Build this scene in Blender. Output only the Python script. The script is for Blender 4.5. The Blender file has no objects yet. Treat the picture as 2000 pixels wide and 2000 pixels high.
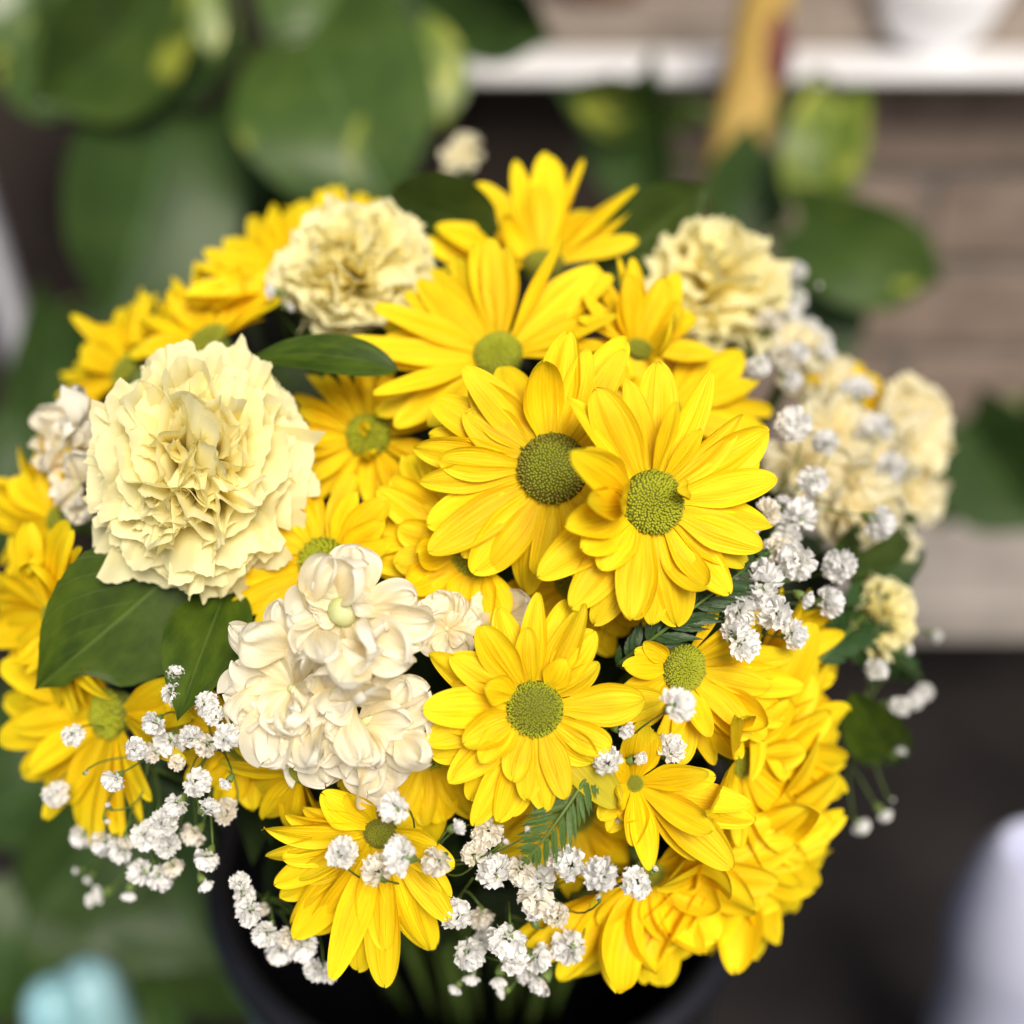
import bpy, math, random
from mathutils import Vector, Matrix, Quaternion
PI = math.pi
R = math.radians
SC = bpy.context.scene
COL = SC.collection

# ------------------------------------------------------------------ camera
PITCH = R(32.0)
F = 2414.0                              # focal length in pixels of a 2000 px frame
XA = Vector((1, 0, 0))
VA = Vector((0, math.cos(PITCH), -math.sin(PITCH)))
UA = Vector((0, math.sin(PITCH), math.cos(PITCH)))
DOME = Vector((0, 0, .40))              # centre of the mound of flowers
RAD = Vector((.130, .130, .105))
CAM = DOME - .36 * VA + .0164 * UA + .0149 * XA
cd = bpy.data.cameras.new('camera')
cam = bpy.data.objects.new('camera', cd)
COL.objects.link(cam)
cam.location = CAM
cam.rotation_euler = (PI / 2 - PITCH, 0, 0)
cd.sensor_width = 36
cd.lens = 36 * F / 2000
cd.clip_start = .01
cd.clip_end = 200
cd.dof.use_dof = True
cd.dof.focus_distance = .2365
cd.dof.aperture_fstop = cd.lens / 9.0
cd.dof.aperture_blades = 0
SC.camera = cam

# ------------------------------------------------------------------ daylight: bright overcast
SUN_EL, SUN_AZ = R(49), R(162)          # high, from behind the camera's right shoulder
w = bpy.data.worlds.new('World')
SC.world = w
w.use_nodes = True
nt = w.node_tree
bg = nt.nodes['Background']
sky = nt.nodes.new('ShaderNodeTexSky')
sky.sky_type = 'NISHITA'
sky.sun_disc = False
sky.sun_elevation = SUN_EL
sky.sun_rotation = SUN_AZ
sky.air_density = 1.0
sky.dust_density = 4.0
sky.ozone_density = 1.0
nt.links.new(sky.outputs[0], bg.inputs[0])
bg.inputs[1].default_value = .072
sl = bpy.data.lights.new('sun', 'SUN')
sl.energy = 2.75
sl.angle = R(26)
sl.color = (1.0, .93, .82)
so = bpy.data.objects.new('sun', sl)
COL.objects.link(so)
sd = Vector((math.sin(SUN_AZ) * math.cos(SUN_EL), math.cos(SUN_AZ) * math.cos(SUN_EL), math.sin(SUN_EL)))
so.rotation_euler = sd.to_track_quat('Z', 'Y').to_euler()
SC.view_settings.view_transform = 'Standard'
SC.view_settings.look = 'None'
SC.view_settings.gamma = 1
SC.view_settings.exposure = .36
SC.render.engine = 'CYCLES'
SC.cycles.use_denoising = True
SC.cycles.max_bounces = 10
SC.cycles.diffuse_bounces = 5
SC.cycles.transmission_bounces = 6
SC.cycles.sample_clamp_indirect = 8

# ------------------------------------------------------------------ helpers
def at(px, py, d):
    return CAM + d * (XA * ((px - 1000) / F) - UA * ((py - 1000) / F) + VA)

def camdir(x, y, z):
    return (XA * x + UA * y - VA * z).normalized()

def dome(px, py, off=0.0):
    """distance along the view axis at which the mound of flowers is met"""
    d = XA * ((px - 1000) / F) - UA * ((py - 1000) / F) + VA
    o = CAM - DOME
    q = lambda a: Vector((a.x / RAD.x, a.y / RAD.y, a.z / RAD.z))
    o2, d2 = q(o), q(d)
    a, b, c = d2.dot(d2), 2 * o2.dot(d2), o2.dot(o2) - 1
    D = b * b - 4 * a * c
    t = (-b - math.sqrt(D)) / (2 * a) if D > 0 else -b / (2 * a)
    return t + off

def mesh(name, v, f, uv=None, smooth=True, mats=(), mi=None):
    m = bpy.data.meshes.new(name)
    m.from_pydata(v, [], f)
    for x in mats:
        m.materials.append(x)
    if uv is not None:
        l = m.uv_layers.new(name='UVMap')
        buf = []
        for lp in m.loops:
            buf.extend(uv[lp.vertex_index])
        l.data.foreach_set('uv', buf)
    if smooth:
        m.polygons.foreach_set('use_smooth', [True] * len(m.polygons))
    if mi is not None:
        m.polygons.foreach_set('material_index', mi)
    m.update()
    return m

def obj(name, data, parent=None, mat=None):
    o = bpy.data.objects.new(name, data)
    COL.objects.link(o)
    if parent:
        o.parent = parent
    if mat is not None and data is not None and not data.materials:
        data.materials.append(mat)
    return o

def tag(o, label=None, cat=None, group=None, kind=None):
    if label: o['label'] = label
    if cat: o['category'] = cat
    if group: o['group'] = group
    if kind: o['kind'] = kind
    return o

def frame(pos, n, up=None):
    """matrix with z = n, y as close to the picture's up as it can be"""
    z = n.normalized()
    u = UA if up is None else up
    y = u - z * u.dot(z)
    if y.length < 1e-3:
        y = -VA - z * (-VA).dot(z)
    y.normalize()
    x = y.cross(z)
    m = Matrix((x, y, z)).transposed().to_4x4()
    m.translation = pos
    return m

def tube(pts, r, n=6, r2=None):
    v, f = [], []
    k = len(pts)
    prev = None
    for i, p in enumerate(pts):
        t = (pts[min(i + 1, k - 1)] - pts[max(i - 1, 0)]).normalized()
        if prev is None:
            a = t.orthogonal().normalized()
        else:
            a = (prev - t * prev.dot(t))
            a = a.normalized() if a.length > 1e-6 else t.orthogonal().normalized()
        prev = a
        b = t.cross(a)
        rr = r if r2 is None else r + (r2 - r) * i / (k - 1)
        for j in range(n):
            an = 2 * PI * j / n
            v.append(p + rr * (math.cos(an) * a + math.sin(an) * b))
    for i in range(k - 1):
        for j in range(n):
            f.append((i * n + j, i * n + (j + 1) % n, (i + 1) * n + (j + 1) % n, (i + 1) * n + j))
    f.append(tuple(range(n - 1, -1, -1)))
    f.append(tuple(range((k - 1) * n, k * n)))
    return v, f

def join(parts):
    v, f = [], []
    for a, b in parts:
        o = len(v)
        v.extend(a)
        f.extend(tuple(i + o for i in q) for q in b)
    return v, f

def bez(a, b, c, n=8):
    return [a * (1 - t) ** 2 + b * 2 * t * (1 - t) + c * t * t for t in [i / n for i in range(n + 1)]]

def lathe(prof, n=48):
    v, f = [], []
    for r, z in prof:
        for j in range(n):
            a = 2 * PI * j / n
            v.append((r * math.cos(a), r * math.sin(a), z))
    for i in range(len(prof) - 1):
        for j in range(n):
            f.append((i * n + j, i * n + (j + 1) % n, (i + 1) * n + (j + 1) % n, (i + 1) * n + j))
    return v, f

def box(x0, x1, y0, y1, z0, z1, bev=0.0, rng=None):
    """box with chamfered edges (24 corner points); a little uneven when rng is given"""
    j = (lambda: rng.uniform(-bev * .35, bev * .35)) if rng else (lambda: 0.0)
    import bmesh
    bm = bmesh.new()
    bmesh.ops.create_cube(bm, size=1)
    for vv in bm.verts:
        vv.co = Vector(((x0 + x1) / 2 + vv.co.x * (x1 - x0), (y0 + y1) / 2 + vv.co.y * (y1 - y0), (z0 + z1) / 2 + vv.co.z * (z1 - z0)))
        vv.co += Vector((j(), j(), j()))
    if bev > 0:
        bmesh.ops.bevel(bm, geom=list(bm.edges), offset=bev, segments=1, affect='EDGES')
    bm.verts.index_update()
    v = [tuple(a.co) for a in bm.verts]
    f = [tuple(a.index for a in q.verts) for q in bm.faces]
    bm.free()
    return v, f

def sm(a, b, x):
    t = max(0, min(1, (x - a) / (b - a)))
    return t * t * (3 - 2 * t)

# ------------------------------------------------------------------ materials
def mat(name):
    m = bpy.data.materials.new(name)
    m.use_nodes = True
    return m, m.node_tree, m.node_tree.nodes, m.node_tree.links

def ramp(n, stops):
    r = n.new('ShaderNodeValToRGB')
    e = r.color_ramp.elements
    while len(e) < len(stops):
        e.new(.5)
    for el, (p, c) in zip(e, stops):
        el.position = p
        el.color = (*c, 1) if len(c) == 3 else c
    return r

def petal_mat(name, base, vein, tip, trans=.3, rough=.5, spec=.3, bump=.35, veins=16, hue=.06, tipfrom=.6):
    m, t, n, l = mat(name)
    p = n['Principled BSDF']
    p.inputs['Roughness'].default_value = rough
    p.inputs['Specular IOR Level'].default_value = spec
    uv = n.new('ShaderNodeUVMap')
    mp = n.new('ShaderNodeMapping')
    mp.inputs['Scale'].default_value = (veins, 1.3, 1)
    l.new(uv.outputs[0], mp.inputs[0])
    oi = n.new('ShaderNodeObjectInfo')
    no = n.new('ShaderNodeTexNoise')
    no.noise_dimensions = '4D'
    no.inputs['Scale'].default_value = 1
    no.inputs['Detail'].default_value = 4
    l.new(mp.outputs[0], no.inputs['Vector'])
    mu = n.new('ShaderNodeMath'); mu.operation = 'MULTIPLY'; mu.inputs[1].default_value = 37
    l.new(oi.outputs['Random'], mu.inputs[0]); l.new(mu.outputs[0], no.inputs['W'])
    rp = ramp(n, [(.32, vein), (.62, base)])
    l.new(no.outputs['Fac'], rp.inputs[0])
    sx = n.new('ShaderNodeSeparateXYZ'); l.new(uv.outputs[0], sx.inputs[0])
    mr = n.new('ShaderNodeMapRange'); mr.inputs[1].default_value = tipfrom; mr.inputs[2].default_value = 1
    l.new(sx.outputs[1], mr.inputs[0])
    mx = n.new('ShaderNodeMix'); mx.data_type = 'RGBA'
    l.new(mr.outputs[0], mx.inputs[0]); l.new(rp.outputs[0], mx.inputs[6]); mx.inputs[7].default_value = (*tip, 1)
    nb = n.new('ShaderNodeTexNoise'); nb.noise_dimensions = '4D'; nb.inputs['Scale'].default_value = 2.6; nb.inputs['Detail'].default_value = 3
    l.new(uv.outputs[0], nb.inputs['Vector']); l.new(mu.outputs[0], nb.inputs['W'])
    nbr = n.new('ShaderNodeMapRange'); nbr.inputs[1].default_value = .3; nbr.inputs[2].default_value = .7; nbr.inputs[3].default_value = 1.06; nbr.inputs[4].default_value = .95
    l.new(nb.outputs['Fac'], nbr.inputs[0])
    hs = n.new('ShaderNodeHueSaturation')
    mr2 = n.new('ShaderNodeMapRange'); mr2.inputs[3].default_value = 1 - hue * 1.5; mr2.inputs[4].default_value = 1 + hue
    l.new(oi.outputs['Random'], mr2.inputs[0]); vm = n.new('ShaderNodeMath'); vm.operation = 'MULTIPLY'; l.new(mr2.outputs[0], vm.inputs[0]); l.new(nbr.outputs[0], vm.inputs[1]); l.new(vm.outputs[0], hs.inputs['Value'])
    mr3 = n.new('ShaderNodeMapRange'); mr3.inputs[3].default_value = .5 - hue * .08; mr3.inputs[4].default_value = .5 + hue * .08
    l.new(no.outputs['Fac'], mr3.inputs[0]); l.new(mr3.outputs[0], hs.inputs['Hue'])
    l.new(mx.outputs[2], hs.inputs['Color'])
    l.new(hs.outputs[0], p.inputs['Base Color'])
    bp = n.new('ShaderNodeBump'); bp.inputs['Strength'].default_value = bump; bp.inputs['Distance'].default_value = .0006
    l.new(no.outputs['Fac'], bp.inputs['Height']); l.new(bp.outputs[0], p.inputs['Normal'])
    tr = n.new('ShaderNodeBsdfTranslucent'); l.new(hs.outputs[0], tr.inputs[0]); l.new(bp.outputs[0], tr.inputs['Normal'])
    ms = n.new('ShaderNodeMixShader'); ms.inputs[0].default_value = trans
    l.new(p.outputs[0], ms.inputs[1]); l.new(tr.outputs[0], ms.inputs[2])
    l.new(ms.outputs[0], n['Material Output'].inputs[0])
    return m

def plain(name, c1, c2=None, rough=.6, scale=60, spec=.4, bump=.2, bdist=.001, metal=0, detail=5, lo=.35, hi=.65):
    m, t, n, l = mat(name)
    p = n['Principled BSDF']
    p.inputs['Roughness'].default_value = rough
    p.inputs['Specular IOR Level'].default_value = spec
    p.inputs['Metallic'].default_value = metal
    tc = n.new('ShaderNodeTexCoord')
    oi = n.new('ShaderNodeObjectInfo')
    no = n.new('ShaderNodeTexNoise'); no.noise_dimensions = '4D'
    no.inputs['Scale'].default_value = scale; no.inputs['Detail'].default_value = detail
    mu = n.new('ShaderNodeMath'); mu.operation = 'MULTIPLY'; mu.inputs[1].default_value = 23
    l.new(oi.outputs['Random'], mu.inputs[0]); l.new(mu.outputs[0], no.inputs['W'])
    l.new(tc.outputs['Object'], no.inputs['Vector'])
    rp = ramp(n, [(lo, c1), (hi, c2 or c1)])
    l.new(no.outputs['Fac'], rp.inputs[0]); l.new(rp.outputs[0], p.inputs['Base Color'])
    if bump:
        bp = n.new('ShaderNodeBump'); bp.inputs['Strength'].default_value = bump; bp.inputs['Distance'].default_value = bdist
        l.new(no.outputs['Fac'], bp.inputs['Height']); l.new(bp.outputs[0], p.inputs['Normal'])
    return m

def leaf_mat(name, c1, c2, rib, rough=.4, trans=.15, patch=None, patch_lo=.58, spec=.5, vein_bump=.5):
    """uv: x across the blade, y along it; pale midrib and slanting side veins"""
    m, t, n, l = mat(name)
    p = n['Principled BSDF']
    p.inputs['Roughness'].default_value = rough
    p.inputs['Specular IOR Level'].default_value = spec
    uv = n.new('ShaderNodeUVMap'); sx = n.new('ShaderNodeSeparateXYZ'); l.new(uv.outputs[0], sx.inputs[0])
    def math_(op, a, b=None):
        q = n.new('ShaderNodeMath'); q.operation = op
        for i, s in enumerate((a, b)):
            if s is None: continue
            if isinstance(s, (int, float)): q.inputs[i].default_value = s
            else: l.new(s, q.inputs[i])
        return q.outputs[0]
    ax = math_('ABSOLUTE', math_('SUBTRACT', sx.outputs[0], .5))
    ribf = n.new('ShaderNodeMapRange'); ribf.inputs[1].default_value = .004; ribf.inputs[2].default_value = .022
    ribf.inputs[3].default_value = 1; ribf.inputs[4].default_value = 0
    l.new(ax, ribf.inputs[0])
    sv = math_('PINGPONG', math_('ADD', math_('MULTIPLY', sx.outputs[1], 6.0), math_('MULTIPLY', ax, -7.0)), .5)
    svf = n.new('ShaderNodeMapRange'); svf.inputs[1].default_value = .0; svf.inputs[2].default_value = .07
    svf.inputs[3].default_value = .26; svf.inputs[4].default_value = 0
    l.new(sv, svf.inputs[0])
    allv = math_('MAXIMUM', ribf.outputs[0], svf.outputs[0])
    tc = n.new('ShaderNodeTexCoord'); oi = n.new('ShaderNodeObjectInfo')
    no = n.new('ShaderNodeTexNoise'); no.noise_dimensions = '4D'; no.inputs['Scale'].default_value = 5; no.inputs['Detail'].default_value = 5
    l.new(math_('MULTIPLY', oi.outputs['Random'], 19.0), no.inputs['W']); l.new(uv.outputs[0], no.inputs['Vector'])
    rp = ramp(n, [(.35, c1), (.65, c2)]); l.new(no.outputs['Fac'], rp.inputs[0])
    col = rp.outputs[0]
    if patch:
        n2 = n.new('ShaderNodeTexNoise'); n2.noise_dimensions = '4D'; n2.inputs['Scale'].default_value = 2.2; n2.inputs['Detail'].default_value = 6
        n2.inputs['Distortion'].default_value = .6
        l.new(math_('MULTIPLY', oi.outputs['Random'], 53.0), n2.inputs['W']); l.new(uv.outputs[0], n2.inputs['Vector'])
        r2 = ramp(n, [(patch_lo, (0, 0, 0)), (patch_lo + .06, (1, 1, 1))]); l.new(n2.outputs['Fac'], r2.inputs[0])
        mx = n.new('ShaderNodeMix'); mx.data_type = 'RGBA'; l.new(r2.outputs[0], mx.inputs[0]); l.new(col, mx.inputs[6]); mx.inputs[7].default_value = (*patch, 1)
        col = mx.outputs[2]
    mv = n.new('ShaderNodeMix'); mv.data_type = 'RGBA'; l.new(math_('MULTIPLY', allv, .6), mv.inputs[0]); l.new(col, mv.inputs[6]); mv.inputs[7].default_value = (*rib, 1)
    l.new(mv.outputs[2], p.inputs['Base Color'])
    bp = n.new('ShaderNodeBump'); bp.inputs['Strength'].default_value = vein_bump; bp.inputs['Distance'].default_value = .0006; bp.invert = True
    hh = math_('ADD', math_('MULTIPLY', allv, .6), math_('MULTIPLY', no.outputs['Fac'], .5))
    l.new(hh, bp.inputs['Height']); l.new(bp.outputs[0], p.inputs['Normal'])
    tr = n.new('ShaderNodeBsdfTranslucent'); l.new(mv.outputs[2], tr.inputs[0])
    ms = n.new('ShaderNodeMixShader'); ms.inputs[0].default_value = trans
    l.new(p.outputs[0], ms.inputs[1]); l.new(tr.outputs[0], ms.inputs[2]); l.new(ms.outputs[0], n['Material Output'].inputs[0])
    return m

M_YEL = petal_mat('yellow_petal', (.93, .67, .005), (.83, .50, .003), (.94, .73, .012), trans=.13, rough=.56, spec=.2, bump=.7, veins=15, hue=.09)
M_GREENTIP = petal_mat('yellow_petal_green', (.72, .60, .02), (.62, .5, .01), (.66, .60, .04), trans=.3)
M_CARN = petal_mat('carnation_petal', (.97, .88, .38), (.95, .82, .27), (.98, .93, .58), trans=.36, rough=.6, spec=.2, bump=.35, veins=14, hue=.05, tipfrom=.7)
M_STOCK = petal_mat('stock_petal', (.96, .87, .60), (.93, .80, .46), (.98, .95, .83), trans=.36, rough=.42, spec=.4, bump=.5, veins=12, hue=.05, tipfrom=.35)
M_STOCKB = petal_mat('stock_petal_buff', (.93, .84, .52), (.89, .77, .42), (.95, .91, .70), trans=.45, rough=.45, spec=.35, bump=.4, veins=10, tipfrom=.4)
M_GYP = petal_mat('gypsophila_petal', (.96, .955, .94), (.93, .92, .88), (.98, .98, .97), trans=.28, rough=.5, spec=.3, bump=.2, veins=4, hue=.04)
M_GYPC = petal_mat('gypsophila_petal_cream', (.94, .90, .80), (.90, .84, .70), (.96, .93, .87), trans=.28, rough=.5, spec=.3, bump=.2, veins=4, hue=.04)
M_CALYX = plain('calyx_green', (.10, .17, .03), (.20, .28, .07), rough=.5, scale=200)
M_BUD = plain('stock_bud', (.44, .52, .15), (.72, .70, .42), rough=.45, scale=90)
M_STEM = plain('stem_green', (.07, .13, .02), (.13, .20, .04), rough=.5, scale=120)
M_DISC = plain('disc_base', (.085, .10, .005), (.12, .13, .008), rough=.7, scale=300)
M_FLO_G = plain('disc_floret_green', (.31, .37, .012), (.46, .46, .02), rough=.5, scale=250, bump=0)
M_FLO_O = plain('disc_floret_olive', (.19, .22, .008), (.33, .33, .015), rough=.5, scale=250, bump=0)
M_FLO_B = plain('disc_floret_brown', (.12, .09, .008), (.25, .20, .015), rough=.6, scale=250, bump=0)
M_LEAF = leaf_mat('salal_leaf', (.028, .058, .004), (.070, .115, .007), (.12, .18, .03), rough=.5, trans=.12, spec=.22)
M_DARKLEAF = leaf_mat('dark_leaf', (.028, .050, .006), (.045, .072, .010), (.08, .13, .03), rough=.5, trans=.1, spec=.2)
M_FERN = leaf_mat('fern_leaf', (.022, .062, .014), (.04, .09, .02), (.09, .16, .05), rough=.38, trans=.12)
M_FERNL = leaf_mat('fern_leaf_light', (.07, .14, .02), (.11, .20, .03), (.2, .3, .08), rough=.42, trans=.2)
M_POTH = leaf_mat('pothos_leaf', (.048, .095, .018), (.082, .14, .026), (.12, .22, .06), rough=.30, trans=.2, patch=(.42, .46, .06), patch_lo=.60)
M_LIME = leaf_mat('pothos_leaf_lime', (.10, .17, .02), (.20, .27, .035), (.2, .3, .08), rough=.34, trans=.25, patch=(.45, .48, .08), patch_lo=.52)
M_POTHD = leaf_mat('pothos_leaf_dark', (.026, .056, .012), (.048, .088, .020), (.08, .16, .05), rough=.42, trans=.12, spec=.25)
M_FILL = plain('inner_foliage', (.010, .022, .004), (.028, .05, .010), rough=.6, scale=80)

# ------------------------------------------------------------------ petals and leaves
def petal_mesh(L, W, rng, curl=(-.1, -.35), cup=.18, ridge=.05, twist=0.0, side=0.0, tip=2.0, wave=.0, base=.34, peak=.58, nu=16, nv=8, notch=.05, crinkle=0.0, name='petal'):
    """a ray floret: y along, x across, z up; claw at the origin"""
    v, uv, f = [], [], []
    y = z = 0.0
    prev = 0.0
    ph = [rng.uniform(0, 6.28) for _ in range(4)]
    us = [math.sin(PI / 2 * (i / nu)) ** .92 for i in range(nu + 1)]
    for i, s in enumerate(us):
        a = curl[0] * s + curl[1] * s * s
        ds = (s - prev) * L
        y += ds * math.cos(a); z += ds * math.sin(a); prev = s
        if s < peak:
            hw = base + (1 - base) * sm(0, peak, s) ** .8
        else:
            t = (s - peak) / (1 - peak)
            hw = max(0.0, 1 - t ** tip) ** .5
        hw = max(hw, .03) * W / 2
        tw = twist * s * s
        for j in range(nv + 1):
            q = -1 + 2 * j / nv
            x = hw * q
            h = cup * hw * (q * q - .35) * (.4 + .6 * sm(0, .5, s))
            h += ridge * hw * math.cos(q * 1.5 * PI * 1.02) * sm(0, .25, s) * (1 - .5 * sm(.85, 1, s))
            h += wave * L * (math.sin(3.1 * s + ph[0] + q * .8) * .5 * s + math.sin(7 * s + ph[1] + 2.2 * q) * .22 * abs(q) * s)
            if crinkle:
                h += crinkle * L * (sm(.45, 1, s) * math.sin(6.5 * q + ph[2] + 2 * s) * (.35 + .65 * abs(q)) + .5 * math.sin(5 * s + 4 * q + ph[3]) * s * (1 - .3 * s) + .42 * sm(.6, 1, s) * math.sin(12 * q + ph[0] + 4 * s) + .22 * math.sin(9 * s + 7 * q + ph[1]) * s)
            dy = notch * W * (-(math.cos(q * PI * 1.0) * .5 + .5)) * sm(.86, 1, s) + .02 * W * math.sin(9 * q + ph[2]) * sm(.9, 1, s)
            xx = x * math.cos(tw) - h * math.sin(tw)
            hh = x * math.sin(tw) + h * math.cos(tw)
            v.append((xx + side * L * s * s, y + dy * math.cos(a) - hh * math.sin(a), z + dy * math.sin(a) + hh * math.cos(a)))
            uv.append(((q + 1) / 2, s))
    n = nv + 1
    for i in range(nu):
        for j in range(nv):
            f.append((i * n + j, i * n + j + 1, (i + 1) * n + j + 1, (i + 1) * n + j))
    return mesh(name, v, f, uv)

def blade(L, W, rng, fold=.15, bend=-.4, tip='acute', wave=.03, side=0.0, serr=0.0, nu=22, nv=8, bite=None, heart=False, name='leaf'):
    v, uv, f = [], [], []
    y = z = 0.0
    ph = rng.uniform(0, 6.28)
    for i in range(nu + 1):
        s = i / nu
        a = bend * s
        y += L / nu * math.cos(a); z += L / nu * math.sin(a)
        if heart:
            hw = (max(0, math.sin(PI * min(1, s * .80 + .16))) ** .85) * (1 - sm(.72, 1, s) * (s - .72) / .28 * .9)
            if s > .72: hw *= 1 - .25 * (s - .72) / .28
        elif tip == 'acute':
            hw = math.sin(PI * s ** .78) ** .9 * (1 - .25 * sm(.75, 1, s))
        else:
            hw = math.sin(PI * s ** .7) ** .62
        hw = max(hw, .015) * W / 2
        if serr:
            hw *= 1 - serr * ((s * 11) % 1.0)
        for j in range(nv + 1):
            q = -1 + 2 * j / nv
            k = hw
            if bite and q < 0 and bite[0] < s < bite[1]:
                k = hw * (1 - bite[2] * math.sin(PI * (s - bite[0]) / (bite[1] - bite[0])))
            h = fold * hw * (abs(q) ** 1.3) + wave * W * math.sin(7 * s + ph + 2 * q) * abs(q)
            back = -.16 * L * abs(q) ** 1.5 * (1 - sm(0, .35, s)) if heart else 0
            v.append((k * q + side * L * math.sin(PI * s) , y + back - h * math.sin(a), z + h * math.cos(a)))
            uv.append(((q + 1) / 2, s))
    n = nv + 1
    for i in range(nu):
        for j in range(nv):
            f.append((i * n + j, i * n + j + 1, (i + 1) * n + j + 1, (i + 1) * n + j))
    return mesh(name, v, f, uv)

def leaf_frame(b, t, roll=0.0, face=None):
    """y from base to tip, z towards the camera then rolled about y"""
    y = (t - b).normalized()
    tocam = face or (CAM - b).normalized()
    z = (tocam - y * tocam.dot(y)).normalized()
    z = Quaternion(y, roll) @ z
    x = y.cross(z)
    m = Matrix((x, y, z)).transposed().to_4x4()
    m.translation = b
    return m

def leaf_between(name, pb, db, pt, dt, wpx, m, rng, parent=None, roll=0.0, bend=-.35, face=None, **k):
    b, t = at(*pb, db), at(*pt, dt)
    L = (t - b).length
    W = wpx * (db + dt) / 2 / F
    # the bend swings the tip: pre-rotate so the chord still runs base to tip
    me = blade(L * (1 + bend * bend / 24), W, rng, bend=bend, **k)
    o = obj(name, me, None, m)
    M = leaf_frame(b, t, R(roll), face) @ Matrix.Rotation(-bend / 2, 4, 'X')
    if parent:
        o.parent = parent
        o.matrix_basis = parent.matrix_world.inverted() @ M
    else:
        o.matrix_basis = M
    return o

def set_root(o, M):
    o.matrix_basis = M
    bpy.context.view_layer.update() if False else None
    return M

VASE_C = Vector((.0045, 0, .286))

def stem_to_vase(root, M, start, r=.0016, name='stem', mat_=None, parent=None):
    """stem from the back of a flower down into the vase, in the thing's own space"""
    end = VASE_C + Vector((start.x * .35, start.y * .35, -.05))
    n = (M.to_3x3() @ Vector((0, 0, -1))).normalized()
    pts = bez(start, start + n * .035, end, 8)
    iv = M.inverted()
    pts = [iv @ p for p in pts]
    v, f = tube(pts, r, 7)
    o = obj(name, mesh(name, v, f), parent or root, mat_ or M_STEM)
    return o

# ------------------------------------------------------------------ chrysanthemums
def floret_mesh(n, r, h, mats, rim):
    v, f, mi = [], [], []
    rng = random.Random(n)
    ga = PI * (3 - math.sqrt(5))
    sp = r * math.sqrt(PI / n) * .62
    for i in range(n):
        q = math.sqrt((i + .5) / n)
        a = i * ga
        q = min(1.0, max(.01, q + rng.uniform(-.012, .012))); a += rng.uniform(-.05, .05) / (q + .2)
        c = Vector((r * q * math.cos(a), r * q * math.sin(a), h * (1 - q ** 2.4)))
        nn = Vector((q ** 1.6 * math.cos(a) * 1.1, q ** 1.6 * math.sin(a) * 1.1, 1)).normalized()
        e1 = nn.orthogonal().normalized(); e2 = nn.cross(e1)
        rr = sp * (.76 + .22 * q)
        hh = sp * rng.uniform(.75, 1.35) * (1 + (1.6 * rng.random() if q > .78 else 0))
        o = len(v)
        for ring, (k, z) in enumerate(((1.0, -.3), (.72, .65))):
            for j in range(6):
                an = j * PI / 3 + a
                v.append(c + (e1 * math.cos(an) + e2 * math.sin(an)) * rr * k + nn * hh * z)
        v.append(c + nn * hh * .95)
        for j in range(6):
            f.append((o + j, o + (j + 1) % 6, o + 6 + (j + 1) % 6, o + 6 + j)); mi.append(1 if q > rim and rng.random() < .75 else 0)
            f.append((o + 6 + j, o + 6 + (j + 1) % 6, o + 12)); mi.append(1 if q > rim and rng.random() < .5 else 0)
    return mesh('disc_floret', v, f, None, True, mats, mi)

FLO = {'olive': floret_mesh(460, 1.0, .42, (M_FLO_O, M_FLO_B), .70),
       'green': floret_mesh(460, 1.0, .45, (M_FLO_G, M_FLO_O), .84),
       'smooth': floret_mesh(170, 1.0, .55, (M_FLO_G, M_FLO_O), .9),
       'mid': floret_mesh(440, 1.0, .42, (M_FLO_O, M_FLO_G), .80)}
dv, df = lathe([(1.04, -.30), (1.03, -.1), (.97, .03), (.85, .16), (.62, .30), (.32, .39), (.001, .42)], 28)
DISC_ME = mesh('disc', dv, df, None, True, (M_DISC,))
cv, cf = lathe([(.12, -.95), (.55, -.82), (.85, -.5), (.97, -.22), (.9, -.16)], 20)
CALYX_ME = mesh('calyx', cv, cf, None, True, (M_CALYX,))

GROUP_D = 'yellow chrysanthemums in the bouquet'

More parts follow.
